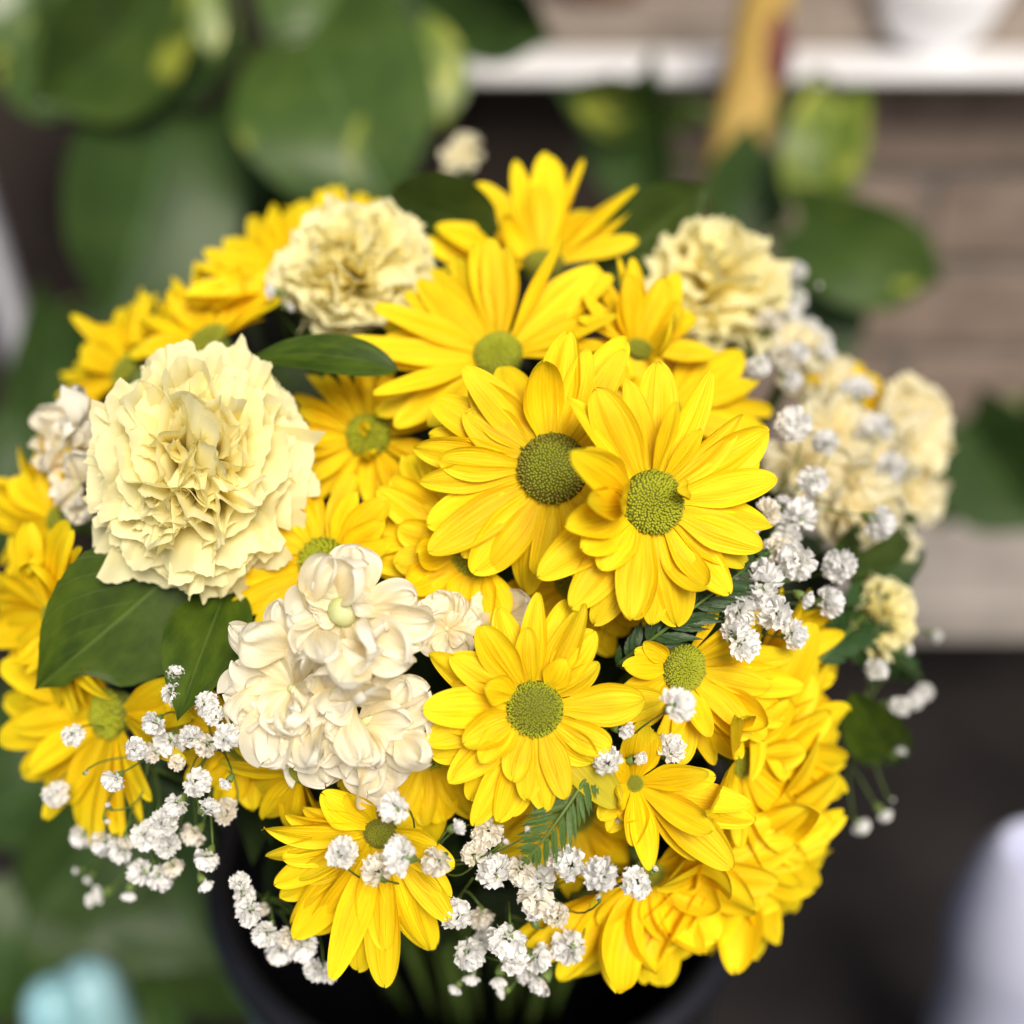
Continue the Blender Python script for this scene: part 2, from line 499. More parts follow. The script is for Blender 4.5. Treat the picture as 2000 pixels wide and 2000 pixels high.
def daisy(c, off, n, rd, petals, label, disc='mid', seed=1, layer=True, cup=.18, lift=None, width=1.0, hd=1.0, greens=(), droop=-.42, stiff=False):
    """c: centre in the photograph; n: facing (right, up, towards); rd: disc radius px; petals: (angle, reach px, width px[, lift])"""
    rng = random.Random(seed * 77 + 5)
    d = dome(*c, off)
    pos = at(*c, d)
    M = frame(pos, camdir(*n))
    root = obj('chrysanthemum', None)
    root.empty_display_size = .01
    root.matrix_basis = M
    tag(root, label, 'flower', GROUP_D)
    s = d / F
    r = rd * s
    o = obj('disc', DISC_ME, root); o.scale = (r, r, r * hd)
    fl = obj('disc_floret', FLO[disc], root); fl.scale = (r, r, r * hd); fl['kind'] = 'stuff'
    fl.rotation_euler = (0, 0, rng.uniform(0, 6))
    cx = obj('calyx', CALYX_ME, root); cx.scale = (r * 1.02, r * 1.02, r * 1.3); cx.location.z = -.15 * r
    stem_to_vase(root, M, M @ Vector((0, 0, -r * 1.2)))
    mx = max(p[1] for p in petals)
    for k, p in enumerate(petals):
        phi, reach, wd = p[0], p[1] * s, p[2] * s * width
        lf = (p[3] if len(p) > 3 else (3 + 34 * (1 - p[1] / mx) if lift is None else lift)) + rng.uniform(-8, 8)
        # turn of the petal within the flower whose picture points the way the photograph shows, and its true length
        al, pl = aim(M, phi, lf)
        L = max(.004, (reach - r * .80) / max(.50, pl) * 1.03)
        curled = len(p) > 4
        if curled: L = p[1] * s
        if curled:
            cu = (p[4], p[4] * .8)
        elif stiff:
            cu = (rng.uniform(.0, .15), rng.uniform(-.3, .05))
        else:
            cu = (rng.uniform(.05, .35), droop + rng.uniform(-.3, .2))
        narrow = p[2] < 42
        if not curled and rng.random() < .09:
            L *= rng.uniform(.72, .92); cu = (rng.uniform(.2, .7), rng.uniform(-1.5, -.8) if rng.random() < .5 else rng.uniform(.4, 1.0)); narrow = rng.random() < .5
        me = petal_mesh(L, wd * .98, rng, curl=cu, cup=(.75 if narrow else cup) * rng.choice((1, 1, 1.3, -.5 if not narrow else .8)) * rng.uniform(.7, 1.3),
                        ridge=rng.uniform(.07, .14), twist=rng.uniform(-.5, .5), side=rng.uniform(-.10, .10),
                        tip=rng.choice((1.35, 1.5, 1.7, 2.0, 2.3)), wave=rng.uniform(.02, .055), base=rng.uniform(.28, .42), peak=rng.uniform(.42, .60), notch=rng.uniform(.02, .14))
        q = obj('petal', me, root, M_GREENTIP if k in greens else M_YEL)
        z = -.10 * r - (.30 * r * (p[1] / mx - .55) if layer else 0)
        q.matrix_basis = (Matrix.Rotation(al - PI / 2, 4, 'Z') @ Matrix.Translation((0, r * .84, z)) @ Matrix.Rotation(R(lf), 4, 'X') @ Matrix.Rotation(rng.uniform(-.34, .34), 4, 'Y'))
    return root

def aim(M, phi, lf):
    want = (math.cos(R(phi)), math.sin(R(phi)))
    best = (-9, 0, 1)
    A = M.to_3x3()
    for k in range(120):
        a = 2 * PI * k / 120
        d = A @ Vector((math.cos(a) * math.cos(R(lf)), math.sin(a) * math.cos(R(lf)), math.sin(R(lf))))
        x, y = d.dot(XA), d.dot(UA)
        n = math.hypot(x, y)
        if n < .05: continue
        c = (x * want[0] + y * want[1]) / n + .02 * n
        if c > best[0]: best = (c, a, n)
    return best[1], best[2]

def ring(rng, n, reach, wd, arcs=((0, 360),), jit=.12, inner=.35):
    """loose petals over the given arcs of angle"""
    out = []
    tot = sum(b - a for a, b in arcs)
    for i in range(n):
        t = (i + rng.uniform(.1, .9)) / n * tot
        for a, b in arcs:
            if t <= b - a:
                phi = a + t
                break
            t -= b - a
        k = rng.uniform(1 - jit, 1 + jit * .4)
        if rng.random() < inner: k *= rng.uniform(.72, .9)
        out.append((phi, reach * k, wd * rng.uniform(.8, 1.15)))
    return out

rg = random.Random(11)
daisy((1079, 914), -.007, (-.10, .06, 1), 68,
      [(171, 268, 78), (176, 214, 74), (186, 253, 66), (147, 197, 98), (136, 225, 94), (149, 272, 84), (128, 291, 84, 16), (102, 238, 88), (86, 262, 100),
       (72, 234, 62), (66, 300, 74), (59, 268, 58), (163, 250, 80, -4), (216, 283, 86), (205, 262, 84, -4), (235, 294, 98, 0), (237, 251, 100, 9), (224, 240, 80, -4), (267, 290, 58, -6),
       (252, 250, 84, -7), (285, 240, 76, -6), (305, 235, 80, -6), (330, 220, 76, -6), (0, 220, 76, -5), (30, 225, 70, -3), (195, 238, 58, -6), (114, 240, 78, -3), (45, 232, 64, -4)],
      'large open yellow chrysanthemum with brown-rimmed olive disc at bouquet centre', 'olive', 1)
daisy((1277, 981), -.017, (.26, .0, 1), 62,
      [(8, 255, 74), (347, 250, 52), (338, 232, 80), (330, 228, 80, -4), (28, 272, 104), (62, 282, 70), (79, 192, 50, 30), (55, 164, 42, 26), (85, 276, 92), (116, 236, 90),
       (127, 255, 66), (98, 240, 66, 2), (152, 176, 84, 46), (165, 128, 66, 58), (142, 150, 60, 44), (197, 172, 84, 26), (186, 150, 66, 40), (207, 258, 98, 0), (215, 175, 82, 22), (230, 254, 88, 3), (231, 156, 72, 26), (254, 220, 78, 10),
       (261, 270, 68, -4), (249, 256, 70, -5), (305, 228, 92), (283, 250, 114), (313, 236, 84, -2), (272, 236, 80, -3), (293, 238, 80, -4), (18, 250, 84, -3), (40, 245, 70, 0), (355, 240, 70, -5), (322, 225, 78, -6), (15, 105, 44, 62, 1.1)],
      'frontmost wide yellow chrysanthemum with bright green disc, overlapping the brown-rimmed one', 'green', 2)
daisy((1045, 1385), -.006, (.0, .02, 1), 54,
      [(4, 210, 88, 6), (0, 255, 84, -2), (314, 150, 78, 12), (177, 212, 84), (187, 170, 74), (220, 140, 64), (192, 216, 80), (202, 186, 78), (147, 110, 66, 38), (122, 192, 78),
       (100, 154, 50), (94, 220, 60), (62, 222, 70), (55, 184, 74), (57, 108, 58, 30), (33, 148, 58), (143, 186, 78), (155, 230, 80, -2), (248, 140, 62), (264, 166, 60), (274, 190, 70), (290, 176, 60),
       (246, 250, 74, -4), (256, 230, 74, -2), (220, 214, 80, -4), (234, 226, 84, -4), (310, 254, 82, -6), (330, 160, 66, 10), (110, 205, 66, -3), (75, 215, 66, -4), (298, 200, 66, -3), (210, 220, 70, -6), (262, 212, 60, -3), (168, 190, 66, 3)],
      'yellow chrysanthemum with olive disc right of the cream stock spike', 'mid', 3, greens=(26,))
daisy((973, 690), .004, (-.12, .42, .9), 47,
      [(178, 285, 58), (173, 256, 92), (156, 260, 68), (135, 232, 64), (122, 236, 54), (110, 232, 78), (92, 236, 56), (61, 250, 30, 26), (46, 256, 84), (36, 280, 74), (18, 232, 64),
       (198, 250, 42, 10), (209, 258, 68, -4), (216, 238, 74, -6), (228, 190, 70), (100, 226, 60, -4), (145, 230, 58, -4), (165, 240, 66, -5), (80, 225, 52, -4), (27, 240, 62, -4), (240, 170, 60), (5, 200, 60)],
      'long-petalled yellow chrysanthemum half hidden behind the brown-rimmed one', 'green', 4, droop=-.15, stiff=True)
daisy((1061, 512), .004, (.0, .72, .62), 40,
      [(169, 232, 78, 8), (156, 222, 92, 14), (144, 205, 70, 10), (128, 226, 92, 20), (103, 252, 54, 30), (98, 214, 82, 36), (85, 260, 78, 30), (69, 262, 24, 30), (75, 240, 26, 24), (49, 252, 72, 22), (36, 232, 44, 16), (137, 150, 58, 34), (115, 215, 70, 22), (60, 220, 50, 18), (90, 230, 70, 16), (178, 190, 66, 4), (20, 190, 50, 6)],
      'topmost yellow chrysanthemum with upright petals before a dark pointed leaf', 'olive', 5, droop=-.05, stiff=True)
daisy((1250, 680), -.002, (.22, .66, .72), 26,
      [(115, 205, 50, 16), (100, 206, 36, 20), (88, 190, 40, 30), (76, 212, 34, 20), (58, 190, 66, 18), (139, 150, 50, 10), (33, 150, 64, 14), (70, 150, 60, 46), (20, 120, 96, 60), (48, 120, 70, 56), (108, 130, 54, 44), (150, 130, 50, 16), (95, 140, 60, 60), (0, 150, 60, 6), (180, 130, 60, 4), (125, 170, 46, 8)],
      'yellow chrysanthemum with tangled upright petals and hidden disc, before a pale carnation', 'mid', 6, droop=-.1, stiff=True)
daisy((1300, 800), .006, (.45, .30, .85), 36,
      [(35, 230, 84), (8, 285, 38), (16, 230, 50), (343, 190, 60), (353, 235, 44), (16, 200, 56, -4), (150, 145, 92, 2), (135, 150, 90, 4), (110, 140, 80, 6), (335, 200, 60, -3), (165, 140, 80, -3), (40, 170, 66, -2), (60, 160, 60, -3), (85, 150, 70, -2), (350, 190, 54, 6)],
      'yellow chrysanthemum pointing its petals right, behind the frontmost one', 'mid', 7)
daisy((720, 850), .020, (-.05, .22, 1), 42,
      [(a, rr, 24 + (i * 13) % 16) for i, (a, rr) in enumerate([(172, 168), (160, 150), (148, 176), (135, 180), (124, 150), (112, 160), (98, 165), (88, 172), (74, 160), (60, 140), (184, 150), (196, 160), (207, 155), (220, 140), (231, 165), (243, 130), (256, 150), (268, 128), (282, 150), (297, 140), (312, 120), (328, 130), (345, 140), (10, 150), (30, 140), (45, 150)])] + [(310, 78, 20, 118, .3), (330, 62, 17, 124, .5), (285, 46, 28, 50, .7), (262, 60, 30, 40, .8)],
      'small yellow chrysanthemum with thin quilled petals beside the big carnation', 'smooth', 8, hd=1.1)
daisy((631, 1098), .012, (-.15, .12, 1), 47,
      [(118, 205, 74), (108, 190, 60), (66, 150, 50), (48, 170, 64), (196, 220, 66), (204, 230, 60), (188, 200, 60), (212, 200, 60), (130, 180, 66), (75, 180, 54, -4), (35, 140, 56), (225, 180, 60), (240, 150, 60), (150, 170, 60), (170, 180, 60), (15, 130, 50)],
      'yellow chrysanthemum with smooth green disc between carnation and cream stock', 'smooth', 9, hd=1.2)
daisy((930, 1080), .008, (-.3, -.1, 1), 48,
      [(160, 215, 84), (150, 226, 78), (172, 205, 84), (184, 215, 86), (194, 220, 84), (205, 205, 74), (140, 225, 74), (128, 250, 70), (216, 150, 70), (232, 130, 60), (248, 120, 70), (262, 130, 64), (278, 140, 66), (178, 165, 80, 26), (190, 160, 72, 22), (165, 160, 76, 22), (295, 130, 60), (118, 230, 66)],
      'yellow chrysanthemum tucked under the brown-rimmed one, disc hidden', 'mid', 10)
daisy((1130, 1130), .014, (.0, -.2, 1), 46, ring(random.Random(5), 18, 165, 72, ((190, 350),)),
      'yellow chrysanthemum peeping out below the two large central ones', 'mid', 31)
daisy((1337, 1306), -.004, (.42, -.10, .9), 47,
      [(352, 245, 66), (344, 255, 60), (6, 235, 56), (16, 225, 50), (24, 205, 50), (335, 245, 84), (325, 240, 78), (312, 235, 80), (300, 220, 76), (288, 200, 70), (275, 180, 60), (340, 200, 60), (318, 190, 70), (304, 180, 60), (40, 190, 50), (60, 165, 46), (262, 150, 54), (348, 190, 56), (160, 110, 44, 4), (178, 122, 48, 8), (196, 130, 50, 2), (214, 125, 46, 6), (232, 140, 50, 2), (145, 100, 40, 2), (295, 130, 56, 50), (329, 262, 76, -5), (308, 250, 80, -6), (358, 232, 60, -5)],
      'yellow chrysanthemum with half-hidden green disc below the fern frond', 'green', 11)
daisy((1480, 1335), .004, (.72, .05, .7), 46,
      [(58, 250, 60, 22), (48, 230, 56, 16), (36, 250, 60), (25, 265, 64), (14, 260, 64), (3, 262, 66), (352, 255, 70), (340, 250, 70), (328, 245, 66), (314, 230, 66), (300, 220, 66), (285, 200, 64), (68, 190, 50, 30), (20, 210, 60), (0, 200, 66), (345, 195, 64), (50, 170, 48, 36), (330, 190, 46, 20), (80, 170, 50, 30), (270, 170, 60)],
      'yellow chrysanthemum on the right flank, seen nearly from the side', 'green', 12)
daisy((1455, 1490), .002, (.62, -.25, .75), 30, ring(random.Random(14), 26, 285, 100, ((240, 425),), inner=.3) + [(a, 120 + (a * 7) % 50, 84, 26) for a in range(210, 480, 52)],
      'yellow chrysanthemum low on the right flank with layered drooping petals', 'mid', 13)
daisy((1240, 1530), -.003, (.10, .25, .95), 17,
      [(345, 245, 78, 4), (338, 255, 84, -3), (352, 215, 64, 12), (325, 245, 88, -8), (312, 190, 70, -6), (284, 130, 56, 20), (272, 120, 50, 14), (215, 90, 50, 20), (195, 95, 56, 40), (85, 120, 70, 44), (70, 110, 54, 50), (120, 70, 44, 62), (20, 130, 54, 40), (5, 150, 56, 30), (255, 110, 50, 4), (235, 100, 60, 0), (330, 160, 60, 20)],
      'yellow chrysanthemum with few twisted petals and dark gap beside it, lower right', 'mid', 14)
daisy((1270, 1710), .004, (.26, -.45, .85), 30, ring(random.Random(17), 27, 285, 102, ((205, 385),), inner=.3) + [(a, 130 + (a * 7) % 60, 88, 24) for a in range(180, 440, 52)],
      'lowest yellow chrysanthemum, petals hanging over the black vase', 'mid', 15)
daisy((1440, 1665), .002, (.50, -.38, .78), 30, ring(random.Random(18), 25, 270, 98, ((215, 410),), inner=.3) + [(a, 125 + (a * 7) % 50, 84, 25) for a in range(190, 450, 52)],
      'yellow chrysanthemum hanging at the lower right edge of the bouquet', 'mid', 16)
daisy((742, 1628), -.002, (-.08, -.28, 1), 32,
      [(263, 300, 78), (254, 300, 74), (244, 285, 80), (235, 290, 78), (272, 312, 76), (282, 290, 74), (292, 275, 66), (302, 255, 60), (225, 270, 80), (214, 250, 72), (204, 235, 66), (194, 225, 70), (184, 215, 64), (312, 210, 60), (322, 180, 60), (148, 125, 76, 24), (162, 150, 66, 18), (335, 150, 70), (172, 200, 60), (200, 190, 70, 14), (218, 190, 70, 12), (258, 190, 60, 16), (285, 170, 60, 14), (350, 110, 60), (60, 90, 50), (120, 100, 56), (240, 240, 66, 4), (270, 235, 66, 4)],
      'yellow chrysanthemum fanning downwards at the front, white blossoms lying on it', 'olive', 17)
daisy((838, 1452), .010, (.06, -.25, 1), 52,
      [(258, 215, 84), (246, 225, 80), (270, 220, 78), (235, 215, 80), (282, 215, 74), (224, 200, 76), (212, 190, 70), (295, 180, 66), (200, 170, 66), (252, 180, 66, 18), (310, 150, 60), (188, 150, 60), (265, 165, 54, 20)],
      'yellow chrysanthemum half covered by the cream stock, olive disc showing', 'mid', 18)
daisy((584, 1512), -.001, (-.45, -.55, .6), 26,
      [(225, 215, 66, -10), (238, 225, 60, -14), (250, 230, 60, -12), (262, 215, 58, -10), (212, 190, 54, -6), (198, 185, 54, 0), (186, 190, 50, 6), (275, 170, 50, -6), (232, 170, 60, 10), (246, 175, 56, 8), (216, 150, 54, 12), (172, 170, 46, 8), (258, 190, 54, 2)],
      'yellow chrysanthemum turned away, seen from its green calyx, under the cream stock', 'mid', 19)
daisy((212, 1395), .010, (-.52, .0, .85), 46,
      [(172, 280, 81), (182, 293, 83), (160, 268, 77), (192, 280, 81), (203, 274, 77), (214, 268, 79), (225, 268, 72), (238, 263, 68), (250, 257, 66), (262, 252, 66), (275, 240, 61), (148, 235, 72), (135, 212, 72), (120, 190, 66), (290, 212, 55), (305, 179, 50), (20, 184, 66), (8, 201, 61), (352, 190, 55), (185, 212, 66, 20), (210, 212, 66, 18), (240, 201, 59, 16)],
      'yellow chrysanthemum left below the big glossy leaf, blossoms across it', 'smooth', 20)
daisy((105, 1015), .004, (-.70, .10, .7), 24, ring(random.Random(23), 32, 200, 74, ((60, 310),)),
      'yellow chrysanthemum at the left edge beneath the small white floret', 'mid', 21)
daisy((95, 1205), .002, (-.72, -.10, .7), 24, ring(random.Random(24), 32, 195, 72, ((50, 310),)),
      'yellow chrysanthemum at the left edge behind the big glossy leaf', 'mid', 22)
daisy((245, 720), .012, (-.62, .5, .6), 36, ring(random.Random(25), 22, 185, 50, ((70, 230),), inner=.15),
      'small blurred yellow chrysanthemum at far upper left of the bouquet', 'mid', 23, stiff=True)
daisy((405, 660), .010, (-.35, .72, .6), 40, ring(random.Random(26), 30, 195, 58, ((20, 190),), inner=.3),
      'blurred yellow chrysanthemum behind the top of the big carnation', 'mid', 24, stiff=True)
daisy((560, 545), .008, (-.25, .72, .6), 40, ring(random.Random(27), 30, 225, 58, ((25, 200),), inner=.35),
      'blurred tall yellow chrysanthemum left of the rear carnation', 'mid', 25, stiff=True)
daisy((655, 470), .022, (.0, .8, .6), 36, ring(random.Random(28), 18, 150, 46, ((40, 150),), inner=.2),
      'yellow chrysanthemum barely showing above the rear carnation', 'mid', 26, stiff=True)
daisy((1660, 770), .028, (.3, .6, .75), 30, ring(random.Random(29), 18, 90, 46, ((0, 360),), inner=.3),
      'small blurred yellow chrysanthemum among the buff florets on the right', 'mid', 27)

daisy((470, 1445), .012, (-.2, -.2, 1), 40, ring(random.Random(33), 22, 165, 64, ((130, 330),)),
      'yellow chrysanthemum deep behind the cream stock, only left petals showing', 'mid', 33)
daisy((160, 1300), .016, (-.6, .0, .8), 30, ring(random.Random(34), 24, 165, 66, ((90, 290),)),
      'yellow chrysanthemum squeezed under the tip of the big glossy leaf', 'mid', 34)
daisy((1120, 1590), .022, (.0, -.3, 1), 40, ring(random.Random(35), 22, 170, 72, ((180, 370),)),
      'shaded yellow chrysanthemum deep behind the light green fern', 'mid', 35)

# ------------------------------------------------------------------ carnations
def carn_petal(Rr, th, rng, fan, ruf, k, inner, nu=18, nv=44):
    """fan petal: claw at the calyx, rolled ruffled rim with teeth; leans out by th from the axis (local y = outwards, z = axis)"""
    v, uv, f = [], [], []
    hc = Rr * .62
    p0 = Vector((0, 0, -hc))
    p1 = Vector((0, Rr * .10 * math.sin(th), -hc * .1 + Rr * (.18 if th < 1 else .05)))
    p2 = Vector((0, Rr * math.sin(th) * .97, Rr * math.cos(th) * .84))
    ph = [rng.uniform(0, 6.28) for _ in range(8)]
    teeth = rng.randint(12, 18)
    roll = rng.uniform(.5, 1.4) * (1 if rng.random() < (.45 if inner else .88) else -.8)
    tilt = rng.uniform(-.35, .35)
    for i in range(nu + 1):
        s = (i / nu) ** .85
        c = p0 * (1 - s) ** 2 + p1 * 2 * s * (1 - s) + p2 * s * s
        tg = ((p1 - p0) * (1 - s) + (p2 - p1) * s).normalized()
        nn = Vector((0, tg.z, -tg.y))                # outwards
        # the rim rolls outwards so that its upper face shows
        rl = roll * sm(.62, 1, s)
        c = c + nn * Rr * .16 * rl * sm(.62, 1, s) - tg * Rr * .09 * abs(rl) * sm(.7, 1, s)
        nr = (nn * math.cos(rl) - tg * math.sin(rl)).normalized()
        tr = (tg * math.cos(rl) + nn * math.sin(rl)).normalized()
        hw = Rr * fan * (.08 + .92 * s ** 1.2)
        amp = ruf * Rr * sm(.2, .95, s)
        for j in range(nv + 1):
            q = -1 + 2 * j / nv
            g = math.sin(k * q * PI + ph[0] + .7 * math.sin(3 * s + ph[3])) + .5 * math.sin(1.9 * k * q * PI + ph[1] + 2.4 * s) + .20 * math.sin(4.1 * k * q * PI + ph[2] + s) * s
            lat = .7 * amp * math.cos(k * q * PI + ph[0] + ph[4]) * s
            fall = -.30 * hw * q * q + tilt * hw * q * s
            wob = .045 * Rr * math.sin(4.3 * q + ph[5]) * s * s + .035 * Rr * math.sin(9 * q + ph[6]) * s ** 3
            tooth = .022 * Rr * (abs(((q * teeth + ph[7]) % 2) - 1) - .5) * sm(.9, 1, s)
            v.append(c + Vector((hw * q + lat, 0, 0)) + tr * (fall + tooth + wob) + nr * amp * g); uv.append(((q + 1) / 2, s))
    n = nv + 1
    for i in range(nu):
        for j in range(nv):
            f.append((i * n + j, i * n + j + 1, (i + 1) * n + j + 1, (i + 1) * n + j))
    return mesh('petal', v, f, uv)

def carnation(c, off, n, rpx, N, label, seed, sq=1.0, m=None, thmax=104, stretch=(1, 1, 1)):
    rng = random.Random(seed)
    d = dome(*c, off)
    M = frame(at(*c, d), camdir(*n))
    root = obj('carnation', None); root.matrix_basis = M; root.empty_display_size = .01
    tag(root, label, 'flower', 'pale yellow carnations in the bouquet')
    Rr = rpx * d / F
    cv, cf = lathe([(.05, -1.25), (.16, -1.2), (.22, -.95), (.26, -.65), (.3, -.5)], 16)
    cal = obj('calyx', mesh('calyx', [Vector(p) * Rr for p in cv], cf), root, M_CALYX)
    stem_to_vase(root, M, M @ Vector((0, 0, -Rr * 1.2)))
    SX = Matrix.Diagonal((*stretch, 1))
    ga = PI * (3 - math.sqrt(5))
    for i in range(N):
        t = (i + .5) / N
        inner = t < .45
        th = R(-4 + (thmax + 4) * t ** .72) + rng.uniform(-.26, .26) * (1.15 - t)
        size = (.86 + .14 * t ** .5) * rng.uniform(.93, 1.07)
        fan = (.42 + .22 * t) * rng.uniform(.85, 1.2)
        me = carn_petal(Rr * size, th, rng, fan, (.066 + .030 * (1 - t)) * rng.uniform(.8, 1.3), rng.uniform(.8, 1.6), inner)
        q = obj('petal', me, root, m or M_CARN)
        q.data.transform(SX @ Matrix.Rotation(i * ga + rng.uniform(-.5, .5), 4, 'Z'))
    return root

carnation((384, 912), -.004, (-.06, .14, 1), 232, 84, 'large pale yellow ruffled carnation at the left of the bouquet', 41, stretch=(.92, 1.10, 1))
carnation((702, 530), .008, (-.05, .50, .85), 158, 58, 'pale yellow carnation at the back behind the small dark leaf', 42)
carnation((1385, 565), .012, (.25, .55, .8), 165, 46, 'blurred yellow carnation at the back right', 43)
carnation((1705, 1205), .012, (.85, .0, .5), 100, 34, 'pale yellow carnation half hidden behind the fern, right side', 44)

# ------------------------------------------------------------------ stock (cream florets on a spike)
def stock_spike(florets, label, seed, m=None, base=None):
    rng = random.Random(seed)
    (c0, off0) = florets[0][0], florets[0][1]
    d0 = dome(*c0, off0 + .02)
    M = frame(at(*c0, d0), camdir(0, .3, 1))
    root = obj('stock_spike', None); root.matrix_basis = M; root.empty_display_size = .01
    tag(root, label, 'flower', 'cream stock florets in the bouquet')
    iv = M.inverted()
    v, f = tube([iv @ p for p in bez(at(*c0, d0), at(*c0, d0 + .03), VASE_C + Vector((0, 0, -.05)), 8)], .002, 7)
    obj('stem', mesh('stem', v, f), root, M_STEM)
    for (c, off, n, rc, kind, petals) in florets:
        d = dome(*c, off)
        FM = frame(at(*c, d), camdir(*n))
        s = d / F
        r = rc * s
        if kind == 'bud':       # rounded bud of still folded petals
            pv, pf = lathe([(.25, -.9), (.70, -.55), (.88, 0), (.80, .42), (.52, .78), (.2, .9), (.001, .86)], 24)
            pv = [Vector((x * (1 + .13 * abs(math.sin(1.5 * math.atan2(y, x) + z * 2.2)) - .06), y * (1 + .13 * abs(math.sin(1.5 * math.atan2(y, x) + z * 2.2)) - .06), z)) * r for x, y, z in pv]
            mm = M_BUD
        elif kind == 'sepals':  # green pointed sepals, floret seen from behind
            pv, pf = [], []
            for k in range(4):
                a = k * PI / 2 + .6
                o = len(pv)
                for (l_, w_, z_) in ((0, .2, .1), (.5, .40, .35), (1.1, .34, .35), (1.7, .02, .1)):
                    for q in (-1, 0, 1):
                        x, y = l_, w_ * q
                        pv.append(Vector((x * math.cos(a) - y * math.sin(a), x * math.sin(a) + y * math.cos(a), z_ + (.12 if q == 0 else 0))) * r)
                for i in range(3):
                    for j in range(2):
                        pf.append((o + i * 3 + j, o + i * 3 + j + 1, o + i * 3 + j + 4, o + i * 3 + j + 3))
            mm = M_BUD
        else:                   # small open throat with a few curled inner petals
            pv, pf = lathe([(.3, -1), (.6, -.6), (.7, -.1), (.45, .25), (.001, .3)], 16)
            pv = [Vector(p) * r * .55 for p in pv]
            mm = M_BUD
        fl = obj('floret', mesh('floret', pv, pf), root, mm)
        fl.matrix_basis = iv @ FM
        extra = [(p[0] + rng.uniform(-24, 24), p[1] * rng.uniform(.42, .66), p[2] * rng.uniform(.55, .8), rng.uniform(12, 40)) for p in petals if rng.random() < .6]
        loose = set()
        if len(petals) > 5 and rc > 15:
            far = max(p[1] for p in petals)
            for k in range(7):
                extra.append((rng.uniform(0, 360), far * rng.uniform(.38, .6), rng.uniform(56, 92), rng.uniform(5, 60))); loose.add(len(petals) + len(extra) - 1)
        for pk, p in enumerate(petals + extra):
            phi, reach, wd = p[0], min(p[1], 160 if p[2] < 70 else 146) * s, min(p[2], 104) * s
            lf = p[3] if len(p) > 3 else rng.uniform(0, 22)
            al, pl = aim(FM, phi, lf)
            reach /= max(.72, pl)
            me = petal_mesh(reach * 1.04, wd * 1.15, rng, curl=(rng.uniform(.1, .5), rng.uniform(-1.0, -.3)), cup=rng.choice((rng.uniform(-.3, .3), rng.uniform(-.3, .3), rng.uniform(.4, .7))), ridge=rng.uniform(.0, .02),
                            twist=rng.uniform(-.4, .4), side=rng.uniform(-.08, .08), tip=rng.choice((2.4, 3, 3.4)), crinkle=rng.uniform(.09, .19), wave=rng.uniform(.06, .15), base=.2, peak=rng.uniform(.62, .74), nu=22, nv=20, notch=rng.uniform(.0, .14))
            q = obj('petal', me, fl, m or M_STOCK)
            q.matrix_basis = Matrix.Rotation(al - PI / 2, 4, 'Z') @ Matrix.Translation((0, r * .25, -r * .3)) @ Matrix.Rotation(R(lf), 4, 'X') @ Matrix.Rotation(rng.uniform(-.6, .6), 4, 'Y')
            if pk in loose:     # crumpled inner petals standing off the centre
                oa, orr = rng.uniform(0, 6.28), far * s * rng.uniform(.2, .6)
                q.matrix_basis = Matrix.Translation((orr * math.cos(oa), orr * math.sin(oa), r * rng.uniform(-.2, .35))) @ q.matrix_basis @ Matrix.Rotation(rng.uniform(-.9, .9), 4, 'Y')
    return root

def rpet(rng, n, reach, wd):
    a0 = rng.uniform(0, 90)
    return [(a0 + i * 360 / n + rng.uniform(-16, 16), reach * rng.uniform(.8, 1.1), wd * rng.uniform(.8, 1.15), rng.uniform(0, 40)) for i in range(n)]

stock_spike([
    ((670, 1195), -.008, (-.05, .25, 1), 34, 'bud', [(76, 122, 96, 14), (92, 100, 70, 40), (126, 76, 70, 40), (140, 96, 50, 20), (178, 92, 80, 8), (16, 136, 74, 4), (358, 172, 66, 16), (340, 150, 90, 14), (328, 160, 96, 20), (262, 84, 80, 6), (222, 104, 76, 8), (300, 110, 90, 4), (198, 90, 70, 0)]),
    ((664, 1275), -.005, (.0, -.1, 1), 20, 'throat', [(270, 104, 128, 30), (250, 90, 100, 16), (290, 100, 110, 14), (200, 90, 90, 6), (340, 110, 100, 4), (228, 96, 96, 0)]),
    ((568, 1345), -.005, (-.25, .05, 1), 22, 'throat', [(159, 124, 86, 8), (186, 130, 86, 4), (100, 172, 66, 12), (133, 162, 52, 16), (118, 120, 60, 10), (246, 158, 100, 4), (262, 142, 84, 14), (286, 156, 88, 6), (228, 130, 86, 0), (210, 110, 80, 0), (60, 92, 28, 46, -1.2), (20, 70, 24, 56, 1.0), (300, 60, 26, 60), (320, 90, 80, 4)]),
    ((700, 1415), -.005, (.05, -.3, 1), 20, 'sepals', [(259, 104, 94, 0), (293, 158, 96, 2), (346, 136, 100, 6), (25, 150, 90, 0), (45, 120, 80, -4), (8, 150, 100, -4), (213, 104, 88, 0), (236, 112, 80, -4), (318, 130, 92, -4), (276, 120, 80, -6), (190, 90, 84, -4)]),
    ((612, 1432), -.002, (-.1, -.4, 1), 16, 'throat', [(250, 100, 90), (280, 104, 84), (225, 90, 80), (310, 84, 80)]),
], 'cream white stock spike with crumpled petals and a round green-white bud', 51)
r5 = random.Random(52)
